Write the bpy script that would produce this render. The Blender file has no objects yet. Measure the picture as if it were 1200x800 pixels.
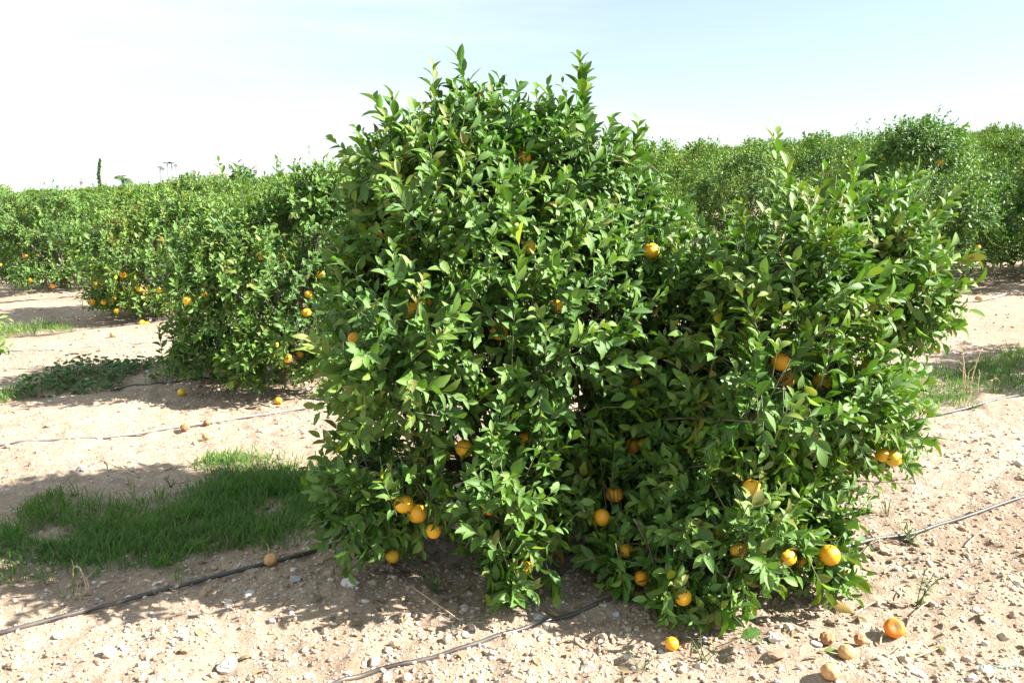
import bpy, math
import numpy as np
from mathutils import Vector

scene = bpy.context.scene
COL = scene.collection
R = math.radians

# ------------------------------------------------------------------ camera, sky, sun, exposure
CAM_H, F, PITCH = 1.60, 970.0, math.atan((400 - 228) / 970.0)
cam_d = bpy.data.cameras.new('camera')
cam_d.sensor_width = 36.0
cam_d.lens = 36.0 * F / 1200.0
cam_d.clip_start, cam_d.clip_end = 0.05, 5000
cam = bpy.data.objects.new('camera', cam_d)
COL.objects.link(cam)
cam.location = (0, 0, CAM_H)
cam.rotation_euler = (math.pi / 2 - PITCH, 0, 0)
scene.camera = cam

SUN_EL, SUN_AZ = R(37), R(-6)            # azimuth measured from +X, negative = towards the viewer
sd = Vector((math.cos(SUN_EL) * math.cos(SUN_AZ), math.cos(SUN_EL) * math.sin(SUN_AZ), math.sin(SUN_EL)))
sun_d = bpy.data.lights.new('sun', 'SUN')
sun_d.energy, sun_d.angle, sun_d.color = 5.0, R(0.55), (1.0, 0.955, 0.885)
sun = bpy.data.objects.new('sun', sun_d)
COL.objects.link(sun)
sun.rotation_euler = sd.to_track_quat('Z', 'Y').to_euler()

world = bpy.data.worlds.new('World')
scene.world = world
world.use_nodes = True
wn, wl = world.node_tree.nodes, world.node_tree.links
wn.clear()
w_out = wn.new('ShaderNodeOutputWorld')
w_sky = wn.new('ShaderNodeTexSky')
w_sky.sky_type = 'NISHITA'
w_sky.sun_disc = False
w_sky.sun_elevation = SUN_EL
w_sky.sun_rotation = math.atan2(sd.x, sd.y)
w_sky.air_density, w_sky.dust_density, w_sky.ozone_density = 1.0, 0.6, 1.0
w_bg = wn.new('ShaderNodeBackground')
w_bg.inputs[1].default_value = 0.056
wl.new(w_sky.outputs[0], w_bg.inputs[0])
# thin high cloud, streaked along the horizon
w_tc = wn.new('ShaderNodeTexCoord')
w_map = wn.new('ShaderNodeMapping')
w_map.inputs['Scale'].default_value = (1.2, 1.2, 9.0)
w_map.inputs['Rotation'].default_value = (0, R(8), 0)
w_map.inputs['Location'].default_value = (1.7, 0.4, 0.35)
w_no = wn.new('ShaderNodeTexNoise')
w_no.inputs['Scale'].default_value = 1.1
w_no.inputs['Detail'].default_value = 7
w_no.inputs['Roughness'].default_value = 0.55
w_sep = wn.new('ShaderNodeSeparateXYZ')
w_ma = wn.new('ShaderNodeMath'); w_ma.operation = 'MULTIPLY_ADD'
w_ma.inputs[1].default_value = -0.62
w_mr = wn.new('ShaderNodeMapRange')
w_mr.inputs['From Min'].default_value = 0.36
w_mr.inputs['From Max'].default_value = 0.74
w_mr.inputs['To Min'].default_value = 0.30
w_mr.inputs['To Max'].default_value = 0.95
w_bg2 = wn.new('ShaderNodeBackground')
w_bg2.inputs[0].default_value = (0.88, 0.99, 1.0, 1)
w_bg2.inputs[1].default_value = 0.335
w_mix = wn.new('ShaderNodeMixShader')
wl.new(w_tc.outputs['Generated'], w_map.inputs[0])
wl.new(w_map.outputs[0], w_no.inputs['Vector'])
wl.new(w_tc.outputs['Generated'], w_sep.inputs[0])
wl.new(w_sep.outputs['X'], w_ma.inputs[0])
wl.new(w_no.outputs[0], w_ma.inputs[2])
wl.new(w_ma.outputs[0], w_mr.inputs['Value'])
wl.new(w_mr.outputs[0], w_mix.inputs[0])
wl.new(w_bg.outputs[0], w_mix.inputs[1])
wl.new(w_bg2.outputs[0], w_mix.inputs[2])
wl.new(w_mix.outputs[0], w_out.inputs[0])

vs = scene.view_settings
vs.view_transform, vs.look, vs.gamma, vs.use_curve_mapping = 'Standard', 'None', 1.0, False
vs.exposure = 1.92
scene.cycles.max_bounces = 6
scene.cycles.diffuse_bounces = 3
scene.cycles.transmission_bounces = 4

# ------------------------------------------------------------------ terrain height and pixel helpers
_tab = np.random.default_rng(5).random((256, 256))
def vnoise(x, y):
    x = np.asarray(x, float); y = np.asarray(y, float)
    xi, yi = np.floor(x).astype(int), np.floor(y).astype(int)
    fx, fy = x - xi, y - yi
    fx = fx * fx * (3 - 2 * fx); fy = fy * fy * (3 - 2 * fy)
    a = _tab[xi & 255, yi & 255]; b = _tab[(xi + 1) & 255, yi & 255]
    c = _tab[xi & 255, (yi + 1) & 255]; d = _tab[(xi + 1) & 255, (yi + 1) & 255]
    return (a + (b - a) * fx) * (1 - fy) + (c + (d - c) * fx) * fy

def sstep(a, b, v):
    t = np.clip((v - a) / (b - a), 0, 1)
    return t * t * (3 - 2 * t)

def base_h(x, y):
    x = np.asarray(x, float); y = np.asarray(y, float)
    r = np.hypot(x, y) + 1e-6
    rr = np.minimum(r, 150.0) / r                     # the slope crests at 150 m
    return np.clip((0.060 * x + 0.033 * y) * rr, -3.0, 30.0) * sstep(2.0, 27.0, r)

def H(x, y):
    x = np.asarray(x, float); y = np.asarray(y, float)
    h = base_h(x, y)
    h = h + 0.050 * (vnoise(x * 1.3 + 9, y * 1.3) - 0.5)
    h = h + 0.030 * (vnoise(x * 4.1, y * 4.1 + 3) - 0.5)
    c = vnoise(x * 11 + 3, y * 11)
    h = h + 0.022 * (c - 0.5)
    h = h + 0.020 * (vnoise(x * 27, y * 27 + 7) - 0.5)
    return h

CP, SP = math.cos(PITCH), math.sin(PITCH)
def ray(px, py):
    u, v = (px - 600) / F, -(py - 400) / F
    return np.array([u, CP + v * SP, -SP + v * CP])
def P(px, py, Y):                                     # the point seen at a pixel, at ground distance Y
    d = ray(px, py)
    t = Y / d[1]
    return np.array([0, 0, CAM_H]) + d * t
def G(px, py):                                        # the ground point seen at a pixel
    d = ray(px, py)
    lo, hi = 1.0, 200.0
    t = lo
    while t < hi:
        p = d * t
        if CAM_H + p[2] < base_h(p[0], p[1]): break
        t *= 1.01
    return np.array([p[0], p[1], float(H(p[0], p[1]))])
def project(pts):
    q = pts - np.array([0, 0, CAM_H])
    dep = q[:, 1] * CP - q[:, 2] * SP
    up = q[:, 1] * SP + q[:, 2] * CP
    return 600 + F * q[:, 0] / dep, 400 - F * up / dep, dep

# ------------------------------------------------------------------ object helpers
def tag(o, label=None, cat=None, group=None, kind=None):
    if label: o['label'] = label
    if cat: o['category'] = cat
    if group: o['group'] = group
    if kind: o['kind'] = kind
    return o
def empty(name, loc=(0, 0, 0), rz=0):
    o = bpy.data.objects.new(name, None)
    o.empty_display_size = 0.2
    COL.objects.link(o)
    o.location = loc; o.rotation_euler = (0, 0, rz)
    return o
def link_mesh(name, me, parent=None, loc=(0, 0, 0), rz=0):
    o = bpy.data.objects.new(name, me)
    COL.objects.link(o)
    o.location = loc; o.rotation_euler = (0, 0, rz)
    if parent: o.parent = parent
    return o

class MB:
    """collects vertex blocks, faces, per-vertex attributes"""
    def __init__(s): s.v, s.f, s.m, s.a, s.n = [], [], [], [], 0
    def add(s, v, faces, attr=None, mat=0):
        v = np.asarray(v, float).reshape(-1, 3)
        for fa in faces:
            fa = np.asarray(fa) + s.n
            s.f.append(fa); s.m.append(np.full(len(fa), mat, np.int32))
        s.v.append(v)
        s.a.append(np.zeros((len(v), 3)) if attr is None else np.asarray(attr, float).reshape(-1, 3))
        s.n += len(v)
    def mesh(s, name, mats, smooth=True, origin=None):
        v = np.concatenate(s.v)
        if origin is not None: v = v - np.asarray(origin)
        a = np.concatenate(s.a)
        me = bpy.data.meshes.new(name)
        loops = np.concatenate([f.reshape(-1) for f in s.f]).astype(np.int32)
        tot = np.concatenate([np.full(len(f), f.shape[1], np.int32) for f in s.f])
        start = np.concatenate([[0], np.cumsum(tot)[:-1]]).astype(np.int32)
        me.vertices.add(len(v)); me.loops.add(len(loops)); me.polygons.add(len(tot))
        me.vertices.foreach_set('co', v.astype(np.float32).ravel())
        me.loops.foreach_set('vertex_index', loops)
        me.polygons.foreach_set('loop_start', start)
        me.polygons.foreach_set('material_index', np.concatenate(s.m))
        me.polygons.foreach_set('use_smooth', np.full(len(tot), smooth, bool))
        at = me.attributes.new('tint', 'FLOAT_VECTOR', 'POINT')
        at.data.foreach_set('vector', a.astype(np.float32).ravel())
        me.update(calc_edges=True)
        for m in mats: me.materials.append(m)
        return me

def nrm(v): return v / (np.linalg.norm(v, axis=-1, keepdims=True) + 1e-12)

def tube(mb, pts, rad, sides=6, mat=0, attr=0.5, cap=True):
    pts = np.asarray(pts, float); n = len(pts)
    rad = np.broadcast_to(np.asarray(rad, float), (n,))
    t = nrm(np.gradient(pts, axis=0))
    ref = np.array([0, 0, 1.0]) if abs(t[0][2]) < 0.9 else np.array([1.0, 0, 0])
    a = nrm(np.cross(t, ref)); b = np.cross(t, a)
    ang = np.arange(sides) * 2 * math.pi / sides
    v = pts[:, None] + rad[:, None, None] * (a[:, None] * np.cos(ang)[None, :, None] + b[:, None] * np.sin(ang)[None, :, None])
    i = np.arange(n - 1)[:, None] * sides; j = np.arange(sides)[None]
    k = (j + 1) % sides
    q = np.stack([i + j, i + k, i + sides + k, i + sides + j], -1).reshape(-1, 4)
    fs = [q]
    if cap: fs.append(np.array([[(n - 1) * sides + x for x in range(sides)], list(range(sides))[::-1]]))
    mb.add(v, fs, np.tile([attr, 0, 0], (n * sides, 1)), mat)

def curve_pts(ctrl, n):
    """Catmull-Rom through the control points"""
    c = np.asarray(ctrl, float)
    c = np.vstack([2 * c[0] - c[1], c, 2 * c[-1] - c[-2]])
    out = []
    m = len(c) - 3
    for s in np.linspace(0, m - 1e-6, n):
        i = int(s); t = s - i
        p0, p1, p2, p3 = c[i:i + 4]
        out.append(0.5 * (2 * p1 + (p2 - p0) * t + (2 * p0 - 5 * p1 + 4 * p2 - p3) * t * t + (3 * p1 - p0 - 3 * p2 + p3) * t ** 3))
    return np.array(out)

def ico(sub=1):
    t = (1 + 5 ** 0.5) / 2
    v = [(-1, t, 0), (1, t, 0), (-1, -t, 0), (1, -t, 0), (0, -1, t), (0, 1, t), (0, -1, -t), (0, 1, -t), (t, 0, -1), (t, 0, 1), (-t, 0, -1), (-t, 0, 1)]
    f = [(0, 11, 5), (0, 5, 1), (0, 1, 7), (0, 7, 10), (0, 10, 11), (1, 5, 9), (5, 11, 4), (11, 10, 2), (10, 7, 6), (7, 1, 8), (3, 9, 4), (3, 4, 2), (3, 2, 6), (3, 6, 8), (3, 8, 9), (4, 9, 5), (2, 4, 11), (6, 2, 10), (8, 6, 7), (9, 8, 1)]
    v = [np.array(x, float) / np.linalg.norm(x) for x in v]
    for _ in range(sub):
        cache, nf = {}, []
        def mid(a, b):
            k = (min(a, b), max(a, b))
            if k not in cache:
                m = v[a] + v[b]; v.append(m / np.linalg.norm(m)); cache[k] = len(v) - 1
            return cache[k]
        for a, b, c in f:
            x, y, z = mid(a, b), mid(b, c), mid(c, a)
            nf += [(a, x, z), (b, y, x), (c, z, y), (x, y, z)]
        f = nf
    return np.array(v), np.array(f)
ICO0, ICO1, ICO2, ICO3 = ico(0), ico(1), ico(2), ico(3)

# ------------------------------------------------------------------ materials
class NT:
    def __init__(s, name):
        s.m = bpy.data.materials.new(name); s.m.use_nodes = True
        s.n, s.l = s.m.node_tree.nodes, s.m.node_tree.links
        s.n.clear()
        s.out = s.n.new('ShaderNodeOutputMaterial')
    def node(s, typ, **kw):
        o = s.n.new(typ)
        for k, v in kw.items():
            if k.startswith('_'): setattr(o, k[1:], v)
            else: s.set(o.inputs[k.replace('__', ' ')], v)
        return o
    def set(s, inp, v):
        if isinstance(v, bpy.types.NodeSocket): s.l.new(v, inp)
        elif isinstance(v, bpy.types.Node): s.l.new(v.outputs[0], inp)
        else: inp.default_value = v
    def ramp(s, fac, stops, interp='LINEAR'):
        r = s.n.new('ShaderNodeValToRGB'); s.set(r.inputs[0], fac)
        e = r.color_ramp.elements
        while len(e) < len(stops): e.new(0.5)
        for x, (p, c) in zip(e, stops): x.position = p; x.color = (*c, 1)
        r.color_ramp.interpolation = interp
        return r.outputs[0]
    def math(s, op, a, b=None, c=None):
        o = s.n.new('ShaderNodeMath'); o.operation = op
        for i, x in enumerate((a, b, c)):
            if x is not None: s.set(o.inputs[i], x)
        return o.outputs[0]
    def mix(s, fac, a, b, blend='MIX'):
        o = s.n.new('ShaderNodeMix'); o.data_type = 'RGBA'; o.blend_type = blend
        s.set(o.inputs[0], fac); s.set(o.inputs[6], a); s.set(o.inputs[7], b)
        return o.outputs[2]
    def noise(s, scale, detail=4, rough=0.55, vec=None):
        o = s.node('ShaderNodeTexNoise', Scale=scale, Detail=detail, Roughness=rough)
        if vec is not None: s.set(o.inputs['Vector'], vec)
        return o
    def coords(s, which='Object'): return s.n.new('ShaderNodeTexCoord').outputs[which]
    def bsdf(s, **kw): return s.node('ShaderNodeBsdfPrincipled', **kw)
    def finish(s, sh):
        s.set(s.out.inputs[0], sh); return s.m
    def attr(s, name='tint'):
        a = s.n.new('ShaderNodeAttribute'); a.attribute_name = name
        sp = s.n.new('ShaderNodeSeparateXYZ'); s.l.new(a.outputs['Vector'], sp.inputs[0])
        return sp.outputs

def leaf_material(name, stops, rough=0.34, transl=0.16, tcol=(0.15, 0.38, 0.015, 1), under=(0.085, 0.160, 0.042, 1)):
    t = NT(name)
    a = t.attr()
    base = t.ramp(a[0], stops)
    au = t.math('ABSOLUTE', a[1])
    rib = t.node('ShaderNodeMapRange', Value=au, From__Min=0.03, From__Max=0.12, To__Min=1.0, To__Max=0.0).outputs[0]
    vein = t.math('SINE', t.math('MULTIPLY', t.math('SUBTRACT', a[2], t.math('MULTIPLY', au, 0.35)), 55.0))
    n = t.noise(60, 3, vec=t.coords('Object'))
    base = t.mix(t.math('MULTIPLY', n.outputs[0], 0.35), base, t.mix(0.5, base, (0.10, 0.17, 0.03, 1)))
    base = t.mix(t.math('MULTIPLY', rib, 0.55), base, (0.17, 0.24, 0.06, 1))
    geo = t.n.new('ShaderNodeNewGeometry')
    col = t.mix(geo.outputs['Backfacing'], base, t.mix(0.6, base, under))
    ro = t.math('MULTIPLY_ADD', geo.outputs['Backfacing'], 0.2, rough)
    bump = t.node('ShaderNodeBump', Strength=0.25, Distance=0.002, Height=t.math('ADD', t.math('MULTIPLY', vein, 0.4), t.math('MULTIPLY', rib, -0.8)))
    b = t.bsdf(Base__Color=col, Roughness=ro, Normal=bump)
    b.inputs['Specular IOR Level'].default_value = 0.36
    tr = t.node('ShaderNodeBsdfTranslucent', Color=t.mix(0.55, base, tcol))
    ms = t.node('ShaderNodeMixShader', Fac=transl)
    t.l.new(b.outputs[0], ms.inputs[1]); t.l.new(tr.outputs[0], ms.inputs[2])
    return t.finish(ms.outputs[0])

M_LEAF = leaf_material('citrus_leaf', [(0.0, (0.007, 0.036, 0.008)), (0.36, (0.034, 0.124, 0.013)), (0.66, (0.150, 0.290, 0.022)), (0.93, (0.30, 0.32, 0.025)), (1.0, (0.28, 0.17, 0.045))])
M_FARLEAF = leaf_material('orchard_leaf', [(0.0, (0.012, 0.048, 0.009)), (0.42, (0.052, 0.145, 0.016)), (0.75, (0.150, 0.255, 0.024)), (1.0, (0.28, 0.29, 0.04))], rough=0.45)
M_WEED = leaf_material('weed_leaf', [(0.0, (0.03, 0.08, 0.025)), (0.5, (0.06, 0.14, 0.05)), (1.0, (0.14, 0.22, 0.05))], rough=0.55)
M_GRASS = leaf_material('grass_blade', [(0.0, (0.045, 0.145, 0.020)), (0.5, (0.090, 0.235, 0.030)), (0.85, (0.19, 0.30, 0.045)), (1.0, (0.36, 0.31, 0.14))], rough=0.5, transl=0.3, tcol=(0.16, 0.36, 0.03, 1))

def bark_material():
    t = NT('citrus_bark')
    n = t.noise(25, 6, vec=t.coords('Object'))
    col = t.ramp(n.outputs[0], [(0.3, (0.07, 0.055, 0.042)), (0.7, (0.20, 0.165, 0.125))])
    bu = t.node('ShaderNodeBump', Strength=0.6, Distance=0.006, Height=n.outputs[0])
    return t.finish(t.bsdf(Base__Color=col, Roughness=0.9, Normal=bu).outputs[0])
M_BARK = bark_material()

def twig_material():
    t = NT('green_twig')
    n = t.noise(18, 3, vec=t.coords('Object'))
    col = t.ramp(n.outputs[0], [(0.35, (0.055, 0.09, 0.03)), (0.65, (0.13, 0.13, 0.06))])
    return t.finish(t.bsdf(Base__Color=col, Roughness=0.6).outputs[0])
M_TWIG = twig_material()

def orange_material(name, c1, c2, rough=0.38):
    t = NT(name)
    oi = t.n.new('ShaderNodeObjectInfo')
    co = t.coords('Object')
    n = t.noise(14, 3, vec=co)
    mixf = t.math('ADD', t.math('MULTIPLY', n.outputs[0], 0.5), t.math('MULTIPLY', oi.outputs['Random'], 0.6))
    col = t.ramp(mixf, [(0.2, c1), (0.9, c2)])
    v = t.node('ShaderNodeTexVoronoi', Scale=520.0); t.set(v.inputs['Vector'], co)
    bu = t.node('ShaderNodeBump', Strength=0.35, Distance=0.0008, Height=v.outputs['Distance'])
    b = t.bsdf(Base__Color=col, Roughness=rough, Normal=bu)
    b.inputs['Subsurface Weight'].default_value = 0.15
    b.inputs['Subsurface Radius'].default_value = (0.012, 0.006, 0.002)
    return t.finish(b.outputs[0])
M_ORANGE = orange_material('orange_peel', (0.86, 0.34, 0.012), (0.90, 0.58, 0.040))
M_CALYX = twig_material()
def simple(name, c1, c2, scale=20, rough=0.85, bump=0.3, dist=0.003, metal=0.0):
    t = NT(name)
    n = t.noise(scale, 6, vec=t.coords('Object'))
    col = t.ramp(n.outputs[0], [(0.3, c1), (0.7, c2)])
    bu = t.node('ShaderNodeBump', Strength=bump, Distance=dist, Height=n.outputs[0])
    return t.finish(t.bsdf(Base__Color=col, Roughness=rough, Metallic=metal, Normal=bu).outputs[0])
M_DRIED = simple('dried_orange_peel', (0.20, 0.085, 0.035), (0.46, 0.25, 0.10), 45, 0.8, 0.8, 0.004)
M_TAN = simple('withered_tan_peel', (0.40, 0.21, 0.08), (0.62, 0.39, 0.17), 40, 0.7, 0.7, 0.003)
M_ROT = simple('split_orange_peel', (0.75, 0.17, 0.01), (0.80, 0.30, 0.02), 30, 0.45, 0.4, 0.002)
M_PULP = simple('dry_orange_pulp', (0.34, 0.13, 0.03), (0.64, 0.38, 0.16), 60, 0.7, 0.8, 0.003)
M_STRAW = simple('dry_straw', (0.42, 0.30, 0.17), (0.62, 0.48, 0.30), 40, 0.85)
M_HOSE = simple('black_polyethylene', (0.016, 0.016, 0.018), (0.115, 0.098, 0.082), 9, 0.40, 0.2, 0.001)
M_HOSEGREY = simple('bleached_sunlit_polyethylene', (0.16, 0.155, 0.15), (0.28, 0.27, 0.26), 30, 0.5, 0.2, 0.001)  # grey for hoses lying in sun: fading plus the sunlit look in the colour
M_STRING = simple('teal_twine', (0.10, 0.38, 0.34), (0.16, 0.48, 0.42), 60, 0.7)
M_MAST = simple('weathered_mast_steel', (0.24, 0.26, 0.29), (0.30, 0.32, 0.34), 4, 0.7)
M_CONC = simple('pale_concrete', (0.50, 0.50, 0.52), (0.60, 0.60, 0.60), 3, 0.85)
M_PINK = simple('pink_roof', (0.55, 0.36, 0.30), (0.62, 0.44, 0.37), 3, 0.85)
M_STEEL = simple('grey_steel', (0.36, 0.39, 0.42), (0.46, 0.48, 0.50), 4, 0.5)
M_GLASS = simple('dark_window', (0.10, 0.12, 0.14), (0.16, 0.18, 0.20), 4, 0.2)

def soil_material():
    t = NT('stony_soil')
    co = t.coords('Object')
    n1 = t.noise(0.9, 5, 0.6, co); n2 = t.noise(9, 8, 0.65, co); n3 = t.noise(70, 6, 0.7, co)
    big = t.ramp(n1.outputs[0], [(0.30, (0.335, 0.240, 0.168)), (0.55, (0.405, 0.303, 0.218)), (0.75, (0.455, 0.365, 0.280))])
    fine = t.ramp(n2.outputs[0], [(0.28, (0.24, 0.165, 0.110)), (0.52, (0.42, 0.318, 0.230)), (0.8, (0.53, 0.44, 0.345))])
    n0 = t.noise(0.45, 4, 0.6, co)
    col = t.mix(0.55, big, fine)
    col = t.mix(0.8, col, t.ramp(n0.outputs[0], [(0.36, (0.72, 0.675, 0.62)), (0.52, (0.91, 0.90, 0.89)), (0.68, (1.02, 1.01, 1.0))]), 'MULTIPLY')
    col = t.mix(0.6, col, t.ramp(n3.outputs[0], [(0.33, (0.45, 0.40, 0.36)), (0.55, (1, 1, 1)), (0.72, (1.25, 1.25, 1.25))]), 'MULTIPLY')
    v = t.node('ShaderNodeTexVoronoi', Scale=34.0, Randomness=1.0); t.set(v.inputs['Vector'], co)
    stone_mask = t.node('ShaderNodeMapRange', Value=v.outputs['Distance'], From__Min=0.24, From__Max=0.34, To__Min=1.0, To__Max=0.0).outputs[0]
    sp = t.n.new('ShaderNodeSeparateColor'); t.l.new(v.outputs['Color'], sp.inputs[0])
    stone_mask = t.math('MULTIPLY', stone_mask, t.math('GREATER_THAN', sp.outputs[0], 0.62))
    stone_col = t.ramp(sp.outputs[1], [(0.0, (0.34, 0.24, 0.17)), (0.5, (0.52, 0.45, 0.38)), (1.0, (0.62, 0.59, 0.54))])
    col = t.mix(t.math('MULTIPLY', stone_mask, 0.85), col, stone_col)
    h = t.math('ADD', t.math('MULTIPLY', n3.outputs[0], 0.5), t.math('ADD', n2.outputs[0], t.math('MULTIPLY', stone_mask, 0.35)))
    bu = t.node('ShaderNodeBump', Strength=0.9, Distance=0.022, Height=h)
    return t.finish(t.bsdf(Base__Color=col, Roughness=0.95, Normal=bu).outputs[0])
M_SOIL = soil_material()

def stone_material():
    t = NT('field_stone')
    a = t.attr()
    n = t.noise(55, 5, vec=t.coords('Object'))
    base = t.ramp(a[0], [(0.0, (0.30, 0.19, 0.115)), (0.35, (0.41, 0.31, 0.22)), (0.7, (0.50, 0.44, 0.37)), (0.88, (0.62, 0.59, 0.54)), (1.0, (0.34, 0.34, 0.345))])
    col = t.mix(0.5, base, t.ramp(n.outputs[0], [(0.3, (0.6, 0.56, 0.5)), (0.7, (1.1, 1.1, 1.1))]), 'MULTIPLY')
    bu = t.node('ShaderNodeBump', Strength=0.4, Distance=0.004, Height=n.outputs[0])
    return t.finish(t.bsdf(Base__Color=col, Roughness=0.9, Normal=bu).outputs[0])
M_STONE = stone_material()

# ------------------------------------------------------------------ ground sheet
def axis_pts(lo, hi, step, out_lo, out_hi, grow=1.09):
    c = list(np.arange(lo, hi, step))
    s, x = step, c[-1]
    while x < out_hi:
        s = s * grow; x += s; c.append(x)
    s, x, pre = step, c[0], []
    while x > out_lo:
        s = s * grow; x -= s; pre.append(x)
    return np.array(pre[::-1] + c)
gx = axis_pts(-3.0, 3.6, 0.02, -900, 900)
gy = axis_pts(2.0, 6.4, 0.02, -60, 1500, 1.06)
GX, GY = np.meshgrid(gx, gy, indexing='ij')
GZ = H(GX, GY)
mb = MB()
nx, ny = len(gx), len(gy)
ii = (np.arange(nx - 1)[:, None] * ny + np.arange(ny - 1)[None]).ravel()
mb.add(np.stack([GX, GY, GZ], -1), [np.stack([ii, ii + ny, ii + ny + 1, ii + 1], -1)])
tag(link_mesh('ground', mb.mesh('ground', [M_SOIL])), 'bare stony tan soil of the orchard floor', 'ground', kind='structure')

# ------------------------------------------------------------------ leaves
def template(kind):
    if kind == 'full':
        rows = [(0, 0), (0.10, 0.045), (0.34, 0.42), (0.60, 0.48), (0.84, 0.27), (1, 0)]
    elif kind == 'mid':
        rows = [(0, 0), (0.30, 0.42), (0.68, 0.42), (1, 0)]
    else:
        rows = [(0, 0), (0.5, 0.5), (1, 0)]
    v = []; idx = []
    for t, w in rows:
        if w == 0: idx.append([len(v)]); v.append((t, 0))
        else:
            idx.append([len(v), len(v) + 1, len(v) + 2]); v += [(t, -w), (t, 0), (t, w)]
    tri, quad = [], []
    for r0, r1 in zip(idx[:-1], idx[1:]):
        if len(r0) == 1: tri += [(r0[0], r1[1], r1[0]), (r0[0], r1[2], r1[1])]
        elif len(r1) == 1: tri += [(r0[0], r0[1], r1[0]), (r0[1], r0[2], r1[0])]
        else: quad += [(r0[0], r0[1], r1[1], r1[0]), (r0[1], r0[2], r1[2], r1[1])]
    return np.array(v), np.array(tri, int), np.array(quad, int).reshape(-1, 4)
TPL = {k: template(k) for k in ('full', 'mid', 'low')}

def add_leaves(mb, L, kind='full', mat=0):
    """L: dict of arrays base, axis, nrm, len, wid, fold, curl, tint"""
    tv, tri, quad = TPL[kind]
    n, k = len(L['len']), len(tv)
    ax = nrm(L['axis']); side = nrm(np.cross(L['nrm'], ax)); nn = np.cross(ax, side)
    t, s = tv[:, 0][None], tv[:, 1][None]
    ln, wd = L['len'][:, None], L['wid'][:, None]
    cu = L['curl'][:, None]
    xx = ln * np.sin(np.clip(cu, 1e-3, None) * t) / np.clip(cu, 1e-3, None)
    zz = -ln * (1 - np.cos(cu * t)) / np.clip(cu, 1e-3, None)
    yy = s * wd
    zz = zz + np.abs(yy) * L['fold'][:, None] + wd * 0.10 * np.sin(t * 9 + s * 3 + L['tint'][:, None] * 40) * np.abs(s)
    v = L['base'][:, None] + ax[:, None] * xx[..., None] + side[:, None] * yy[..., None] + nn[:, None] * zz[..., None]
    off = (np.arange(n) * k)[:, None, None]
    fs = []
    if len(tri): fs.append((tri[None] + off).reshape(-1, 3))
    if len(quad): fs.append((quad[None] + off).reshape(-1, 4))
    at = np.stack([np.broadcast_to(L['tint'][:, None], (n, k)), np.broadcast_to(s * 2, (n, k)), np.broadcast_to(t, (n, k))], -1)
    mb.add(v, fs, at, mat)

def cat(ds): return {k: np.concatenate([d[k] for d in ds]) for k in ds[0]}
def sel(d, m): return {k: v[m] for k, v in d.items()}

def shoot(rng, root, d, length, n, L, tint, bend, size_taper=0.55, spread=(0.60, 1.0)):
    """one leafy shoot: returns the leaf dict and the twig polyline"""
    s = np.linspace(0.12, 1.0, n)
    bend = np.asarray(bend)
    def at(s): return root + d * (length * s)[:, None] + bend[None] * (length * s * s)[:, None]
    pts = at(s)
    tan = nrm(d[None] + 2 * bend[None] * s[:, None])
    ref = np.array([0.31, 0.95, 0.1]) if abs(d[2]) > 0.8 else np.array([0, 0, 1.0])
    a = nrm(np.cross(tan, ref)); b = np.cross(tan, a)
    ph = rng.random() * 6.28 + np.arange(n) * 2.4 + rng.normal(0, 0.25, n)
    rad = a * np.cos(ph)[:, None] + b * np.sin(ph)[:, None]
    phi = rng.uniform(spread[0], spread[1], n) * (1 - 0.45 * s)
    ax = nrm(tan * np.cos(phi)[:, None] + rad * np.sin(phi)[:, None] + np.array([0, 0, -0.06]) + rng.normal(0, 0.09, (n, 3)))
    nn = tan - rad * 0.2 + np.array([0.32, -0.20, 0.38]) + rng.normal(0, 0.18, (n, 3))
    nn = nrm(nn - ax * np.sum(nn * ax, 1, keepdims=True))
    ln = L * rng.uniform(0.62, 1.25, n) * (1 - size_taper * np.clip(s - 0.55, 0, 1))
    d_ = dict(base=pts, axis=ax, nrm=nn, len=ln, wid=ln * rng.uniform(0.36, 0.49, n), fold=rng.uniform(0.2, 0.85, n),
              curl=rng.uniform(0.02, 1.1, n), tint=np.clip(tint + 0.22 * (s - 0.5) + rng.normal(0, 0.11, n) + (rng.random(n) < 0.022) * rng.uniform(.3, .7, n), 0, 1))
    return d_, at(np.linspace(-0.1, 0.97, 5))

def blob_val(p, C, Rr): return np.sqrt((((p[None] - C) / Rr) ** 2).sum(-1))

def n3(p, f, o=0.0): return (vnoise(p[0] * f + o + p[2] * f * 0.7, p[1] * f + p[2] * f * 0.8 + o * 2) + vnoise(p[0] * f * 1.3 - p[2] * f + o, p[1] * f - p[2] * 1.1 * f)) / 2

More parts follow.
